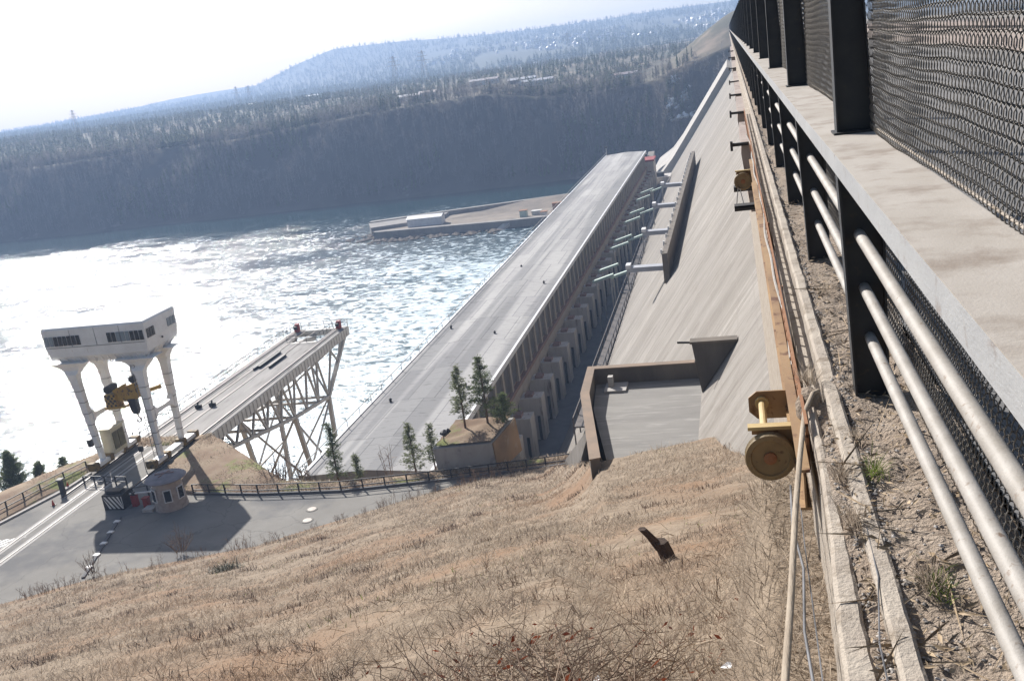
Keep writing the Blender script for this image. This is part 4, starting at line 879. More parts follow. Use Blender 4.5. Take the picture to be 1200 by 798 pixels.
# ------------------------------------------------------------------ edge rail with rollers, lattice, pole, cables
t = thing('edge_rail', 'rusty ochre steel rail bolted along the edge of the dam crest', 'rail', (.12, 20, -2.2))
MB().prism([(.180,4.6,-2.30),(.235,4.6,-2.30),(.235,4.6,-2.285),(.212,4.6,-2.285),(.212,4.6,-2.10),(.235,4.6,-2.10),(.235,4.6,-2.085),(.180,4.6,-2.085),(.180,4.6,-2.10),(.203,4.6,-2.10),(.203,4.6,-2.285),(.180,4.6,-2.285)], (0,12.2,0)).build('beam', M['ochre'], t)
for k in range(4): MB().box(.212,.30,5.4+k*2.9,5.46+k*2.9,-2.29,-2.11).build('hanger', M['rust'], t)
for x, z, lab in ((.235,-2.03,'left pale bent conduit on top of the ochre rail'), (.262,-2.075,'right pale bent conduit on top of the ochre rail')):
    pts = [(x+.012*math.sin(y*1.1+z*40)+.008*math.sin(y*2.9), y, z+.012*math.sin(y*1.7)) for y in np.linspace(6.2, 19, 60)]
    if x < .26: pts = pts + [(x-.05,19.3,-1.92)]
    else: pts = pts
    tag(MB().tube(pts, .011, 6).build('conduit', M['pipe_paint']), lab, 'conduit')
t = thing('edge_lattice', 'rusty lattice fence lying along the edge between the rail and the kerb', 'lattice', (.19, 12, -2.2))
for z in (-2.20,-2.035,-1.975): MB().bar((.246,4.9,z),(.246,26,z),.016).build('long_bar', M['rust'], t)
o_first = None
for k in range(90):
    if o_first is None:
        o_first = MB().box(.238,.254,4.9,4.918,-2.22,-1.97).build('rung', M['rust'], t)
    else:
        c = o_first.copy(); COL.objects.link(c); c.parent = t; c.location = (0, .23*k, 0)
# sloping ledge below the kerb that catches the lattice shadow
tag(MB().prism([(.292,5.26,-2.105),(.44,5.26,-2.10),(.44,5.26,-6.6),(.30,5.26,-6.6)], (0,60,0)).build('edge_ledge', M['kerb']), 'pale concrete ledge below the outer kerb striped by lattice shadows', 'ledge')
def roller(y0, label, wheel_near=True, L_=.72, far=False):
    t = thing('rope_roller', label, 'roller', (.06, y0, -2.25))
    MB().prism([(.17,y0,-2.13),(-.10,y0,-2.13),(-.10,y0,-2.17),(-.02,y0,-2.17),(-.02,y0,-2.19),(.2,y0,-2.38),(.26,y0,-2.30),(.26,y0,-2.1)], (0,.014,0)).build('plate', M['ochre'], t)
    y1 = y0+L_
    MB().prism([(.16,y1,-2.18),(-.06,y1,-2.18),(-.11,y1,-2.22),(-.11,y1,-2.31),(-.06,y1,-2.36),(.16,y1,-2.36)], (0,.014,0)).build('plate', M['ochre'], t)
    MB().box(-.12,.19,y0-.03,y0+.03,-2.135,-2.115).build('cap_strip', M['ochre_pale'], t)
    MB().tube([(-.03,y0-.02,-2.25),(-.03,y1,-2.25)], .022, 12).build('shaft', M['ochre_pale'], t)
    MB().tube([(-.03,y1-.03,-2.25),(-.03,y1,-2.25)], .042, 12).build('collar', M['ochre_pale'], t)
    wc = (-.01, y0-.05, -2.28)
    wh = MB().lathe([(.132,-.03),(.137,-.02),(.125,.0),(.137,.02),(.132,.032),(.105,.036),(.10,.026),(.05,.024)], wc, 36, 'y').build('wheel', M['wheel_paint'], t)
    MB().lathe([(.035,.02),(.035,.04),(.015,.045)], wc, 16, 'y').build('hub', M['rust'], wh)
    for ch in t.children: ch.location.x += .07
    return t
roller(5.28, 'nearest yellow rope roller with a big flat wheel, on the edge rail')
r2 = roller(15.8, 'second yellow rope roller, far along the edge rail', L_=.5)
t = thing('rope_hanger', 'black steel hanger frame with ropes below the second rope roller', 'hanger', (.0, 15.5, -2.8))
MB().bar((-.02,15.75,-2.36),(-.06,14.6,-2.47),.012).bar((.0,15.75,-2.36),(.05,14.6,-2.47),.012).build('rope', M['black'], t)
for y, z in ((16.3,-2.45),(14.5,-2.45)): MB().box(-.09,.2,y,y+.03,z-.07,z).box(-.09,.2,y,y+.25,z-.02,z).build('bracket', M['black'], t)
for k, y in enumerate((20.5, 28.3, 36, 45, 60, 82, 105)):
    t = thing('crest_bracket', ('nearest','second','third','fourth','fifth','sixth','farthest')[k] + ' dark cantilever bracket on the dam wall beyond the second roller', 'bracket', (0, y, -3.2))
    MB().prism([(.46,y,-2.2),(.10,y,-2.2),(.08,y,-2.42),(.20,y,-3.6),(.9,y,-3.6),(.9,y,-2.2)], (0,.22*y,0)).build('console', M['console'], t)
    MB().box(-.09,.42,y-.07,y+.05,-2.26,-2.2).build('angle', M['black'], t); MB().box(-.12,-.07,y-.09,y+.07,-2.34,-2.16).build('end_plate', M['black'], t)
tag(MB().tube([(.005,2.45,-1.88),(.029,2.74,-1.95),(.077,3.31,-2.0),(.133,3.99,-2.005),(.185,4.52,-2.0),(.25,5.10,-1.98),(.31,5.32,-1.96),(.345,5.40,-1.975)], [.013,.0135,.0135,.0135,.0135,.0135,.013,.012], 10).build('leaning_pole', M['stick'], smooth=True), 'bare grey pole leaning on the edge kerb in the foreground', 'pole')
tag(MB().tube([(.15,4.95,-2.33),(.13,4.4,-2.28),(.15,3.9,-2.22),(.12,3.4,-2.2),(.13,2.6,-2.1),(.12,2.2,-2.05)], .006, 6).build('black_cable', M['cable'], smooth=True), 'thick black cable hanging beside the leaning pole', 'cable')
tag(MB().tube([(.19,5.0,-2.3),(.175,4.3,-2.3),(.165,3.6,-2.22),(.15,2.5,-2.12)], .003, 5).build('black_cable', M['cable']), 'thin black wire hanging right of the thick cable', 'cable')
tag(MB().tube([(.40,3.9,-1.98),(.39,3.4,-1.975),(.34,3.0,-1.985),(.33,2.5,-1.98)], .003, 5).build('black_cable', M['cable']), 'thin black wire lying across the kerbs', 'cable')

# ------------------------------------------------------------------ trees close to the road
def pine(name, label, base, h, r, seed, m=None, n=1, lean=0, group=None, sparse=1.0, leaf=1.0, start=.25):
    rd = random.Random(seed); t = thing(name, label, 'tree', base, group); b = Vector(base)
    tip = b + Vector((lean*h, 0, h)); tr = MB().tube([b-Vector((0,0,.5)), b.lerp(tip,.5)+Vector((rd.gauss(0,.05),0,0)), tip], [.026*h*.55+.03, .02*h*.45+.015, .01], 7)
    cv = MB(); nb = int(h*12*sparse)
    for i in range(nb):
        f = start + (1-start)*(i/nb)**.9; p = b.lerp(tip, f); a = rd.uniform(0,6.283); L_ = r*(1-f)**.75*rd.uniform(.55,1.15) + .12
        d = Vector((math.cos(a), math.sin(a), rd.uniform(-.05,.45)))
        q_ = p + d*L_; tr.tube([p, q_], [.012+.006*L_, .004], 3, cap=False)
        for k in range(int(6+L_*13)):
            c = p.lerp(q_, rd.uniform(.25,1.05)) + Vector((rd.gauss(0,.10), rd.gauss(0,.10), rd.gauss(0,.08)))*(1+L_*.5)
            for _ in range(5):
                u_ = Vector((rd.gauss(0,1), rd.gauss(0,1), rd.uniform(-.2,1.1))).normalized()*rd.uniform(.13,.30)*leaf; v_ = u_.cross(Vector((rd.gauss(0,1), rd.gauss(0,1), rd.gauss(0,1)))).normalized()*.026*leaf
                cv.add([c-v_, c+v_, c+u_], [(0,1,2)])
    tr.build('trunk', M['bark'], t); cv.build('crown', m or M['needles'], t); return t
# planted concrete block
t = bk = thing('planter_block', 'broken concrete block with a brown shaded side carrying two pines', 'concrete block', (-25.5, 86, ROAD))
MB().loft([[(-29.2,82.2,-36.4),(-23.6,82.3,-36.4),(-22.4,87.6,-36.4),(-28.8,87.6,-36.4)],[(-29.5,82.3,-33.75),(-23.8,82.45,-33.5),(-22.6,87.3,-32.9),(-29.1,87.3,-33.2)]]).build('block', M['bunker'], bk)
MB().prism([(-23.55,82.35,-36.4),(-22.35,87.5,-36.4),(-22.55,87.25,-32.95),(-23.75,82.5,-33.55)], (.08,0,0)).build('brown_shaded_side', M['bunker_brown'], bk)  # brown tone of this sheet carries the side's shade in its colour
V = []
for j in range(14):
    for i in range(14):
        u_, v_ = i/13, j/13; x = -29.3+5.5*u_+.9*v_*1.0; y = 82.5+4.7*v_; z = -33.48+.2*u_+.62*v_; V.append((x, y, z + .10*math.sin(math.pi*u_)*math.sin(math.pi*min(1,v_*1.3)) + .16*n2(x,y,1.1)))
idx = np.arange(196).reshape(14,14); np_mesh('soil', np.array(V)-np.array((-25.5,86,ROAD)), np.stack([idx[:-1,:-1], idx[:-1,1:], idx[1:,1:], idx[1:,:-1]],-1).reshape(-1,4), M['bank_soil'], bk, smooth=True)
pine('pine_tree', 'slender pale pine on the left of the planted concrete block', (-27.0,85.5,-33.4), 6.5, 1.5, 1, M['needles_pale'], lean=-.02)
pine('pine_tree', 'dense dark pine on the right of the planted concrete block', (-24.9,86.0,-33.2), 7.0, 2.0, 2, M['needles'], lean=-.01, sparse=1.1)
pine('pine_tree', 'low bushy young pine at the right end of the planted block', (-23.3,86.6,-33.1), 2.9, 1.7, 3, M['needles'], sparse=1.6, start=.1)
tag(MB().tube([(-28.6,83.2,-33.9),(-28.5,83.2,-32.6)], .05, 5).lathe([(.05,-.3),(.45,0),(.4,.2),(.05,.4)], (-28.4,83.2,-32.6), 7).lathe([(.05,-.2),(.3,0),(.05,.3)], (-28.0,83.2,-32.4), 6).build('dead_shrub', M['black']), 'small blackened shrub on the left rim of the planted block', 'shrub')
pine('pine_tree', 'pale young pine behind the road railing left of the planted block', (-31.6,82.6,-37.2), 6.0, 1.5, 4, M['needles_pale'], lean=-.01, sparse=.9)
pine('pine_tree', 'small thin pine close against the left side of the planted block', (-29.9,83.4,-36.6), 4.9, .9, 5, M['needles_pale'], sparse=.8)
pine('pine_tree', 'dark pine standing in front of the trestle column behind the railing', (-40.2,83.8,-38.6), 7.4, 1.2, 6, M['needles'], sparse=.9)
pine('pine_tree', 'little spruce behind the railing beside the powerhouse roof corner', (-37.6,82.8,-37.4), 3.2, .7, 7, M['needles_pale'], sparse=1)
pine('pine_tree', 'tall bushy pine below the bank at the left edge of the picture', (-87.2,95.0,-46), 9.3, 3.2, 8, M['needles'], sparse=1.5, leaf=1.5)
pine('pine_tree', 'second pine of the leftmost clump, a little lower', (-83.8,95.5,-46.5), 8.0, 2.6, 9, M['needles'], sparse=1.3, leaf=1.5)
pine('pine_tree', 'small dark pine top showing over the bank left of the crane', (-79.9,95.0,-44.5), 6.7, 1.8, 10, M['needles'], sparse=1.2, leaf=1.3)
def shrub(name, label, base, h, r, n, seed, th=.03):
    rd = random.Random(seed); mb = MB(); b = Vector(base)
    for i in range(n):
        a = rd.uniform(0,6.28); p = b + Vector((math.cos(a), math.sin(a), 0))*r*.3*rd.random(); q_ = b + Vector((math.cos(a)*r*rd.random(), math.sin(a)*r*rd.random(), h*rd.uniform(.5,1)))
        mb.tube([p, q_], [th, th*.4], 3, cap=False)
        for k in range(5):
            c = p.lerp(q_, rd.uniform(.35,1)); mb.tube([c, c+Vector((rd.gauss(0,.3), rd.gauss(0,.3), rd.uniform(.1,.6)))*h*.35], [th*.5, th*.25], 3, cap=False)
    return tag(mb.build(name, M['twig']), label, 'shrub')
shrub('bare_shrub', 'bare dark shrub below the trestle, left of its front column', (-46.5,83.2,-38.4), 4.5, 2.4, 34, 1, .05)
shrub('bare_shrub', 'bare shrub between the two front trestle columns', (-43.2,83.2,-38.6), 4.0, 1.8, 26, 2, .05)
shrub('bare_sapling', 'thin leafless sapling behind the railing beside the pale pine', (-34.2,82.4,-37), 4.2, 1.0, 5, 3, .035)
shrub('bare_shrub', 'reddish leafless bush at the road edge inside the crane shadow', (-47.6,67.3,ROAD+.3), 2.3, 1.7, 30, 4, .022)
shrub('bare_shrub', 'bare bush at the grass edge just left of the crane shadow', (-53.9,64.0,ROAD+.2), 1.9, 1.2, 22, 5, .022)

# ------------------------------------------------------------------ divider island in the river
t = isl = thing('divider_wall', 'long concrete divider wall with an earth fill reaching into the river', 'river wall', (-110, 400, WATER))
MB().prism([(-160,420,0),(-129,433,0),(-46,452,0),(-46,449,0),(-129,429.5,0),(-160,416,0)], (0,0,1)).build('x', M['dam'], isl); bpy.data.objects.remove(bpy.data.objects['x'])
def slab(name, poly, z0, z1, m): return MB().prism([(x,y,z0) for x, y in poly], (0,0,z1-z0)).build(name, m, isl)
slab('back_wall', [(-163,425),(-163,421),(-129,431),(-46,450.5),(-46,453.5),(-129,434)], WATER-1, -61.8, M['island_concrete'])
slab('raised_block', [(-163,420.9),(-157,407),(-128,416),(-128,430.9)], WATER-1, -62.2, M['island_concrete'])
slab('earth_fill', [(-157,406.9),(-152,401.5),(-93,397),(-46,399),(-46,450.4),(-127.9,430.9),(-127.9,415.9)], WATER-1, -63.6, M['island_soil'])
slab('front_quay', [(-153,401.4),(-153,398.5),(-93,393.5),(-46,395.5),(-46,398.9),(-93,396.9)], WATER-1, -62.9, M['island_concrete'])
MB().prism([(-127,416,-63.6),(-46,424,-63.6),(-46,440,-60.3),(-90,436,-61)], (0,0,-1.5)).build('earth_ridge', M['island_soil'], isl)
mb = MB()
for i in range(90):
    x = -166 + random.random()*70; y = 394 + random.gauss(0,2.2) + (x+166)*-.02 + (4 if x < -152 else -2.5); s_ = random.uniform(.6,1.9)
    if x < -152: y = random.uniform(394,412)
    mb.add([(x+s_*p_[0]*1.3, y+s_*p_[1]*1.2, WATER+s_*p_[2]*.7) for p_ in ico], icf)
mb.build('rock_toe', M['island_soil'], isl)
t = thing('white_shed', 'long shed with a white metal roof on the divider wall', 'shed', (-132, 412, -63.6))
MB().box(-140,-124.5,406.5,412,-63.6,-60.2).build('wall', M['trim_white'], t); MB().prism([(-140.3,406.1,-60.2),(-124.2,406.1,-60.2),(-124.2,409.2,-59.2),(-140.3,409.2,-59.2)], (0,.25,0)).prism([(-140.3,412.4,-60.2),(-124.2,412.4,-60.2),(-124.2,409.5,-59.2),(-140.3,409.5,-59.2)], (0,-.25,0)).build('roof', M['trim_white'], t)
for k, (x, y, sx_, h, mm, lab) in enumerate(((-88,404,3.0,2.6,'pale_green','small green cabin on the divider wall'), (-83,407,4,1.5,'girder','pale stack of beams beside the green cabin'), (-74,409,4.5,3.6,'rust','large rusty tank frame on the divider wall'), (-66,410,6,2.2,'dark_red','red machine at the powerhouse end of the divider wall'), (-79,402,2.5,1.6,'girder','small pale crate pile on the divider wall'), (-58,405,4,1.8,'dark_red','low red container partly behind the powerhouse roof'))):
    t = thing(('cabin','beam_stack','tank_frame','machine','crate_pile','container')[k], lab, ('cabin','beams','tank','machine','crates','container')[k], (x,y,-63.6))
    MB().box(x-sx_/2,x+sx_/2,y-1.3,y+1.3,-63.6,-63.6+h).build('body', M[mm], t); MB().box(x-sx_/2-.2,x+sx_/2+.2,y-1.5,y+1.5,-63.6+h,-63.4+h).build('top', M['girder' if k % 2 else 'rust'], t)
t = thing('boat_ramp', 'pale concrete ramp going down to the water from the divider wall', 'ramp', (-95, 392, WATER))
MB().prism([(-99,389,WATER-.5),(-93,395.8,-62.7),(-90,395.8,-62.7),(-96,389,WATER-.5)], (0,0,-1)).build('ramp', M['rail_slab'], t); 
# ------------------------------------------------------------------ far bank
XC = [-1600,-900,-430,-300,-215,-140,-100,-70,-45,-25,10,60,300]; ZC = [-14,-22,-26,-25,-20,-18,-24,-25,-24,-19,-14,-10,-10]
def bank_z(x, y):
    sh = 527 + 6*n2(x,0,.012) + 2*n2(x,5,.06); zc_ = float(np.interp(x, XC, ZC)); wv = 52 + 10*n2(x,9,.015); t_ = (y-sh)/wv
    if t_ < 0: return WATER-2+max(-6, (y-sh)*.3)
    if t_ < 1:
        s_ = .14*min(1, t_/.22) + (0 if t_ < .22 else .86*((t_-.22)/.78)**.85)
        z = WATER-.3 + (zc_-WATER)*s_ + (3.0*n2(x,y,.06) + 4.0*n2(x,y*.2,.035))*min(1,t_*4)*min(1,(1-t_)*4+.3) + 1.0*n2(x,y,.2)
    else:
        far = np.interp(y, [580,700,900,1500], [0,3,6,10]); z = zc_ + (y-sh-wv)*.0 + far + 1.6*n2(x,y,.02)*min(1,(y-580)/60 if y > 580 else 0) + .4*n2(x,y,.12)
        k = min(1, max(0, (y-600)/250)); z = z*(1-k) + k*(-15 + np.interp(x, [-1600,-500,-200,200], [-3,0,5,9])*np.interp(y,[700,1500],[.3,1]) + 2.5*n2(x,y,.008))
    m_ = math.exp(-((x-12)/40)**2 - ((y-635)/46)**2); z = z + 23*m_*(1 if y > 560 else max(0,(y-535)/25))
    return z
ys_ = np.concatenate([np.linspace(515,600,40), np.linspace(604,760,30), np.linspace(770,1560,34)]); xs_ = np.concatenate([np.linspace(-1700,-620,40), np.linspace(-610,60,150), np.linspace(70,400,14)])
V = [(x*(1 if y < 760 else y/760 if x < 0 else y/760), y, bank_z(x*(1 if y < 760 else y/760), y)) for y in ys_ for x in xs_]
idx = np.arange(len(V)).reshape(len(ys_), len(xs_)); F = np.stack([idx[:-1,:-1], idx[:-1,1:], idx[1:,1:], idx[1:,:-1]],-1).reshape(-1,4)
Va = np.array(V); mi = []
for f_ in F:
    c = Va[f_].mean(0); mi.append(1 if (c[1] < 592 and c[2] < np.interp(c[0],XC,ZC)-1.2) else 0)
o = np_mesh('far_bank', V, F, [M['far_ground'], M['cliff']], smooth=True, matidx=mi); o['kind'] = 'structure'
RX = [-3000,-2413,-1980,-1760,-1540,-1450,-1300,-1180,-1080,-960,-780,-616,-364,-120,0,300,900]; RZ = [-14,-11,4,10,12,26,72,100,96,91,80,73,69,70,71,75,78]
def hills_z(x, y):
    k = x*3000/y if y < 3000 else x
    rz = float(np.interp(k, RX, RZ)); base = -15 + float(np.interp(x, [-1600,-500,-200,200], [-3,0,5,9]))
    if y < 3000:
        p_ = 1.0 if k > -700 else np.interp(k, [-1200,-700], [2.6,1.0]); t_ = max(0, (y-1480)/1520)**p_; return base*(1-t_) + rz*t_ + 4*n2(x,y,.004)*min(1,(y-1450)/200)
    return rz - (y-3000)*.15 + 5*n2(x,y,.003)
ys_ = np.concatenate([np.linspace(1500,3000,46), np.linspace(3030,3100,3)]); ks = np.linspace(-3200,1000,200)
V = [(k*y/3000, y, hills_z(k*y/3000, y)) for y in ys_ for k in ks]
idx = np.arange(len(V)).reshape(len(ys_), -1); F = np.stack([idx[:-1,:-1], idx[:-1,1:], idx[1:,1:], idx[1:,:-1]],-1).reshape(-1,4)
np_mesh('far_hills', V, F, M['far_hill'], smooth=True)['kind'] = 'structure'
RX2 = [-6000,-4200,-3700,-3300,-3100,-2927,-2750,-2570,-2420,-2200,-1900,-1000]; RZ2 = [-16,-12,-2,14,24,38,44,47,46,48,40,30]
ys_ = np.linspace(3110,3690,12); ks = np.linspace(-6000,-1000,120)
V = [(k*y/5000, y, ((float(np.interp(k,RX2,RZ2))*.7+16)*min(1,((y-3110)/390)) - 16 - max(0,y-3500)*.1)) for y in ys_ for k in ks]
idx = np.arange(len(V)).reshape(len(ys_), -1); F = np.stack([idx[:-1,:-1], idx[:-1,1:], idx[1:,1:], idx[1:,:-1]],-1).reshape(-1,4)
np_mesh('distant_hills', V, F, M['far_hill'], smooth=True)['kind'] = 'structure'

# far trees: small prototypes baked into woods
def far_conifer(rd, n=34, ht=1.0):
    V = []; F = []
    for i in range(n):
        f = (i+.5)/n; a = rd.uniform(0,6.28); r_ = .17*(1-f)**.8*rd.uniform(.6,1.2)+.015; z = .12+.86*f; c = np.array((math.cos(a)*r_*.55, math.sin(a)*r_*.55, z)); w_ = .06*(1-.6*f)
        d = np.array((math.cos(a), math.sin(a), -.35)); s_ = np.array((-math.sin(a), math.cos(a), 0)); k = len(V)
        V += [c-d*r_*.6+s_*w_*.2+(0,0,.06), c-s_*w_, c+d*r_*.7, c+s_*w_]; F.append((k,k+1,k+2)); F.append((k,k+2,k+3))
    k = len(V); V += [np.array(p_) for p_ in ((-.012,-.01,-.05),(.012,-.01,-.05),(0,.012,-.05),(0,0,.9))]; F += [(k,k+1,k+3),(k+1,k+2,k+3),(k+2,k,k+3)]
    return np.array(V), np.array(F)
def far_birch(rd, n=30):
    V = []; F = []
    def stick(a, b, r_):
        k = len(V); V.extend([a+np.array((r_,0,0)), a+np.array((-r_*.5,r_*.8,0)), a+np.array((-r_*.5,-r_*.8,0)), b]); F.extend([(k,k+1,k+3),(k+1,k+2,k+3),(k+2,k,k+3)])
    stick(np.array((0,0,-.05)), np.array((rd.gauss(0,.06),rd.gauss(0,.06),1.)), .012)
    for i in range(n):
        z = rd.uniform(.22,.92); a = rd.uniform(0,6.28); L_ = .34*(1.15-z)*rd.uniform(.5,1.2); r0 = .06*rd.random(); stick(np.array((math.cos(a)*r0, math.sin(a)*r0, z)), np.array((math.cos(a)*L_, math.sin(a)*L_, z+L_*rd.uniform(.3,1.1))), .009)
    return np.array(V), np.array(F)
rd = random.Random(5); CON = [far_conifer(rd) for _ in range(6)]; BIR = [far_birch(rd) for _ in range(6)]; CONL = [far_conifer(rd, 20) for _ in range(5)]
def bake(name, protos, items, m, label, cat='trees'):
    Vs = []; Fs = []; off = 0
    for (x, y, z, h, wd, a) in items:
        v, f_ = protos[rd.randrange(len(protos))]; ca, sa = math.cos(a), math.sin(a)
        q_ = np.stack([(v[:,0]*ca - v[:,1]*sa)*h*wd + x, (v[:,0]*sa + v[:,1]*ca)*h*wd + y, v[:,2]*h + z], 1); Vs.append(q_); Fs.append(f_+off); off += len(v)
    return tag(np_mesh(name, np.concatenate(Vs), np.concatenate(Fs), m), label, cat, kind='stuff')
items = []
while len(items) < 5200:
    x = rd.uniform(-640, 20); y = rd.uniform(530, 592); z = bank_z(x, y)
    if z > WATER+1.5 and z < np.interp(x,XC,ZC)+2 and n2(x,y,.03) > -.45: items.append((x, y, z, rd.uniform(5,10.5), rd.uniform(.8,1.4), rd.uniform(0,6.28)))
bake('birch_wood', BIR, items, M['birch'], 'leafless pale-stemmed wood covering the steep far bank in shade')
items = []
while len(items) < 700:
    x = rd.uniform(-640, -20); y = rd.uniform(531, 590); z = bank_z(x, y)
    if z > WATER+1.5 and n2(x+300,y*2,.02) > .12: items.append((x, y, z, rd.uniform(4,8.5), rd.uniform(.9,1.3), rd.uniform(0,6.28)))
bake('pine_wood', CON, items, M['far_pine'], 'scattered dark conifers among the bare trees of the far bank slope')
def clearing(x, y): return n2(x*1.0, y*.5, .012) + .5*n2(x, y, .04)
near, far_ = [], []
while len(far_) < 8500:
    y = 582 + 900*rd.random()**1.9; x = rd.uniform(-1.0, .05)*y*.95 + 20; z = bank_z(x, y)
    if x > -52 and y < 700: continue
    dn = np.interp(x, [-600,-330,-200,-60], [-1.2,-.6,-.12,-.02])
    if clearing(x, y) < dn - (.25 if y < 600 else 0): continue
    (near if (y < 622 and len(near) < 260) else far_).append((x, y, z, rd.uniform(3.5,7.2)*(1 if x < -330 else .85), rd.uniform(1.8,3.0), rd.uniform(0,6.28)))
bake('plateau_wood', CONL, far_, M['far_pine'], 'dark pine wood spread over the plateau behind the far bank')
pm = []
for i, (v, f_) in enumerate(CON):
    nt_ = len(f_)-3; o = np_mesh('bluff_pine', v, f_, [M['far_pine'], M['bark']], matidx=[0]*nt_+[1]*3); pm.append(o)
used = set()
for i, (x, y, z, h, wd, a) in enumerate(near):
    k = i % 6
    if k in used: o = pm[k].copy(); COL.objects.link(o)
    else: o = pm[k]; used.add(k)
    o.location = (x, y, z); o.scale = (h*wd, h*wd, h); o.rotation_euler = (0,0,a); tag(o, 'dark pine on the sunlit rim of the far river bank', 'tree', 'pines along the rim of the far bank')
items = []
while len(items) < 1800:
    y = 586 + 500*rd.random()**1.5; x = rd.uniform(-.8,.02)*y; 
    if x > -48 and y < 700: continue
    if n2(x+500,y,.02) > -.05: items.append((x, y, bank_z(x,y), rd.uniform(4,8), rd.uniform(.9,1.4), rd.uniform(0,6.28)))
bake('plateau_birches', BIR, items, M['far_brush'], 'bare grey-brown birches in the clearings of the plateau')
items = []
while len(items) < 11000:
    y = rd.uniform(1450, 3050); k = rd.uniform(-3000, 150); x = k*y/3000
    if n2(x,y,.006) + .4*n2(x,y,.02) < (-.5 if k < -900 else -.12): continue
    items.append((x, y, hills_z(x,y), rd.uniform(7,12), rd.uniform(1.8,3.0), rd.uniform(0,6.28)))
bake('hill_forest', CONL, items, M['far_pine'], 'hazy forest covering the distant hills')

# town on the far hillside
hm = []
for k in range(3):
    w_, l_, h_ = ((5,7,4),(6,6,5),(5,10,4))[k]
    mb = MB().box(-w_/2,w_/2,-l_/2,l_/2,-1,h_); o = mb.add([(-w_/2-.3,-l_/2-.3,h_),(w_/2+.3,-l_/2-.3,h_),(w_/2+.3,l_/2+.3,h_),(-w_/2-.3,l_/2+.3,h_),(0,-l_/2-.3,h_+2.4),(0,l_/2+.3,h_+2.4)], [(0,4,5,3),(4,1,2,5),(0,1,4),(3,5,2)]).build('far_house', [M['house_wall'], M['house_roof']])
    for i, p_ in enumerate(o.data.polygons): p_.material_index = 1 if i in (6,7) else 0
    hm.append(o)
cnt = 0
while cnt < 298:
    y = rd.uniform(1720, 2350); px = rd.betavariate(2.6, 1.2); k = -1250 + 1260*px; x = k*y/3000; t_ = (y-1480)/1520
    if n2(x+70,y,.006) < -.12: continue
    o = hm[cnt % 3] if cnt < 3 else hm[cnt % 3].copy()
    if cnt >= 3: COL.objects.link(o)
    o.location = (x, y, hills_z(x,y)+.5); o.rotation_euler = (0,0,rd.choice((0,1.57,.4,1.9))); s_ = rd.uniform(.55,1.0); o.scale = (s_,)*3
    tag(o, 'small pale house in the hazy town on the distant hillside', 'house', 'houses of the distant town'); cnt += 1
for k, (x, y, L_, lab) in enumerate(((-205,640,16,'long pale shed on the plateau left of the pylons'), (-196,655,12,'pale roofed building close right of the long shed on the plateau'), (-168,700,20,'long low building with a blue-grey roof near the pylons'), (-120,640,22,'white-walled low building on the brown clearing'), (-132,655,18,'dark low building left on the brown clearing'), (-62,630,14,'grey hut by the rim near the right end of the plateau'), (-640,1300,14,'pale building among the trees at far left'), (-560,1320,18,'second pale building among the trees at far left'))):
    z = bank_z(x,y); t = thing('plateau_building', lab, 'building', (x,y,z))
    MB().box(x-L_/2,x+L_/2,y-3,y+3,z-2,z+3).build('wall', M['house_wall'] if k != 4 else M['alley'], t)
    MB().add([(x-L_/2-.4,y-3.5,z+3),(x+L_/2+.4,y-3.5,z+3),(x+L_/2+.4,y+3.5,z+3),(x-L_/2-.4,y+3.5,z+3),(x-L_/2-.4,y,z+4.3),(x+L_/2+.4,y,z+4.3)], [(0,1,5,4),(2,3,4,5),(0,4,3),(1,2,5)]).build('roof', M['house_roof'], t)
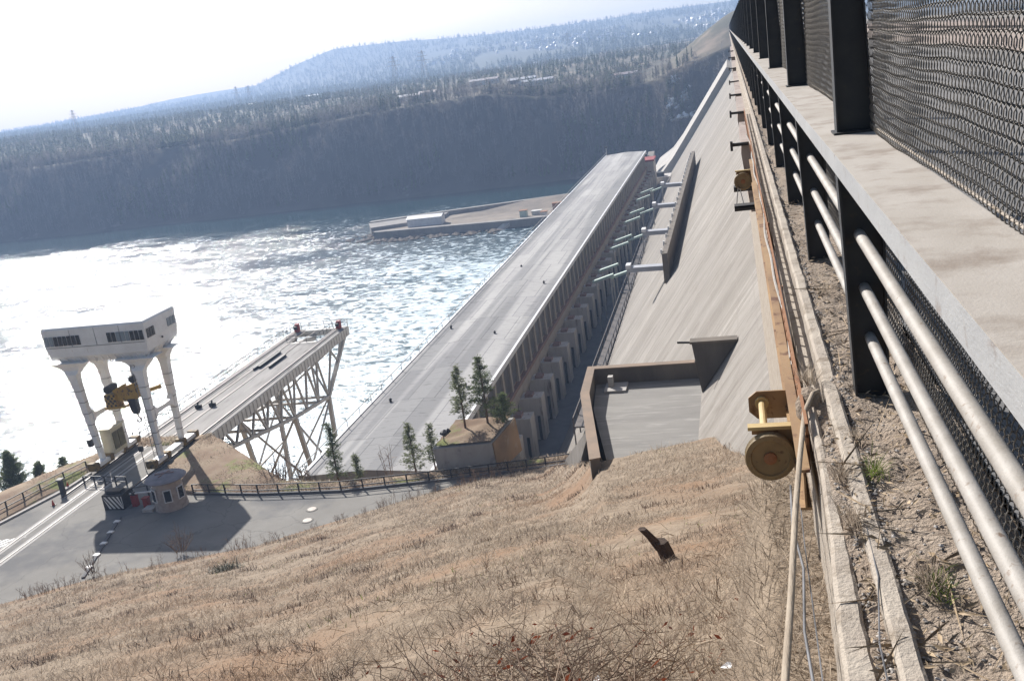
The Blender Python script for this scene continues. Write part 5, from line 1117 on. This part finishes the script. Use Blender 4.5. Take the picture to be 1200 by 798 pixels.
def pylon(x, y, h, lab):
    z = bank_z(x,y) if y < 1500 else hills_z(x,y); t = thing('power_pylon', lab, 'pylon', (x,y,z)); mb = MB(); w0 = h*.11
    lv = [0,.25,.45,.62,.76,.88,1.0]; ww = [w0*(1-f)**.9*.9+w0*.12 for f in lv]
    for i in range(6):
        for sx_, sy_ in ((1,1),(1,-1),(-1,1),(-1,-1)):
            a = (x+sx_*ww[i], y+sy_*ww[i], z+h*lv[i]); b = (x+sx_*ww[i+1], y+sy_*ww[i+1], z+h*lv[i+1]); mb.bar(a, b, .2)
            mb.bar(a, (x-sx_*ww[i+1], y+sy_*ww[i+1], z+h*lv[i+1]), .13)
    mb.build('tower', M['truss'], t)
    for f, L_ in ((.72,.2),(.84,.16),(.95,.11)): MB().bar((x-h*L_,y,z+h*f),(x+h*L_,y,z+h*f),.35).build('cross_arm', M['truss'], t)
pylon(-298,900,30,'lattice pylon standing nearest the pale shed on the plateau'); pylon(-279,930,31,'lattice pylon just right of the one by the pale shed'); pylon(-640,905,24,'lattice pylon alone above the forest at far left'); pylon(-610,1200,28,'left lattice pylon of the far pair beyond the forest'); pylon(-598,1210,27,'right lattice pylon of the far pair beyond the forest'); pylon(-205,1350,34,'faint pylon in front of the distant town')
# ice on the cliff
for k, (x, y, z, rx, rz, lab) in enumerate(((-27,549,-44,9,7,'largest patch of ice at the foot of the far cliff'), (-25,556,-33,2.2,6,'tall narrow ice streak on the far cliff'), (-33,556,-36,2.6,5,'ice streak left of the tall narrow one'), (-31,568,-24,2.4,2.2,'small round ice patch high on the far cliff'))):
    mb = MB()
    for i in range(46):
        u_ = random.gauss(0,.42); v_ = random.gauss(0,.42); xx = x+u_*rx; 
        yy = y
        for _ in range(60):
            if bank_z(xx, yy) < z+v_*rz and yy < 600: yy += .8
            else: break
        s_ = random.uniform(.8,1.8); mb.add([(xx+s_*p_[0], yy+s_*p_[1], bank_z(xx,yy)+s_*p_[2]*.9) for p_ in ico], icf)
    tag(mb.build('ice_patch', M['ice']), lab, 'ice')

# ------------------------------------------------------------------ haze
hz = MB().box(-4600,1250,-60,3720,-74,112).build('haze', None or M['paper'])
hz.data.materials.clear(); hmn = bpy.data.materials.new('haze_air'); hmn.use_nodes = True; nt = hmn.node_tree
for n_ in list(nt.nodes):
    if n_.type != 'OUTPUT_MATERIAL': nt.nodes.remove(n_)
pv = nt.nodes.new('ShaderNodeVolumePrincipled'); pv.inputs['Color'].default_value = (.48,.66,1,1); pv.inputs['Density'].default_value = .00033; pv.inputs['Anisotropy'].default_value = .2
nt.links.new(pv.outputs[0], nt.nodes['Material Output'].inputs['Volume']); hz.data.materials.append(hmn); hz['kind'] = 'stuff'
tag(hz, 'thin blue haze filling the valley air', 'haze')
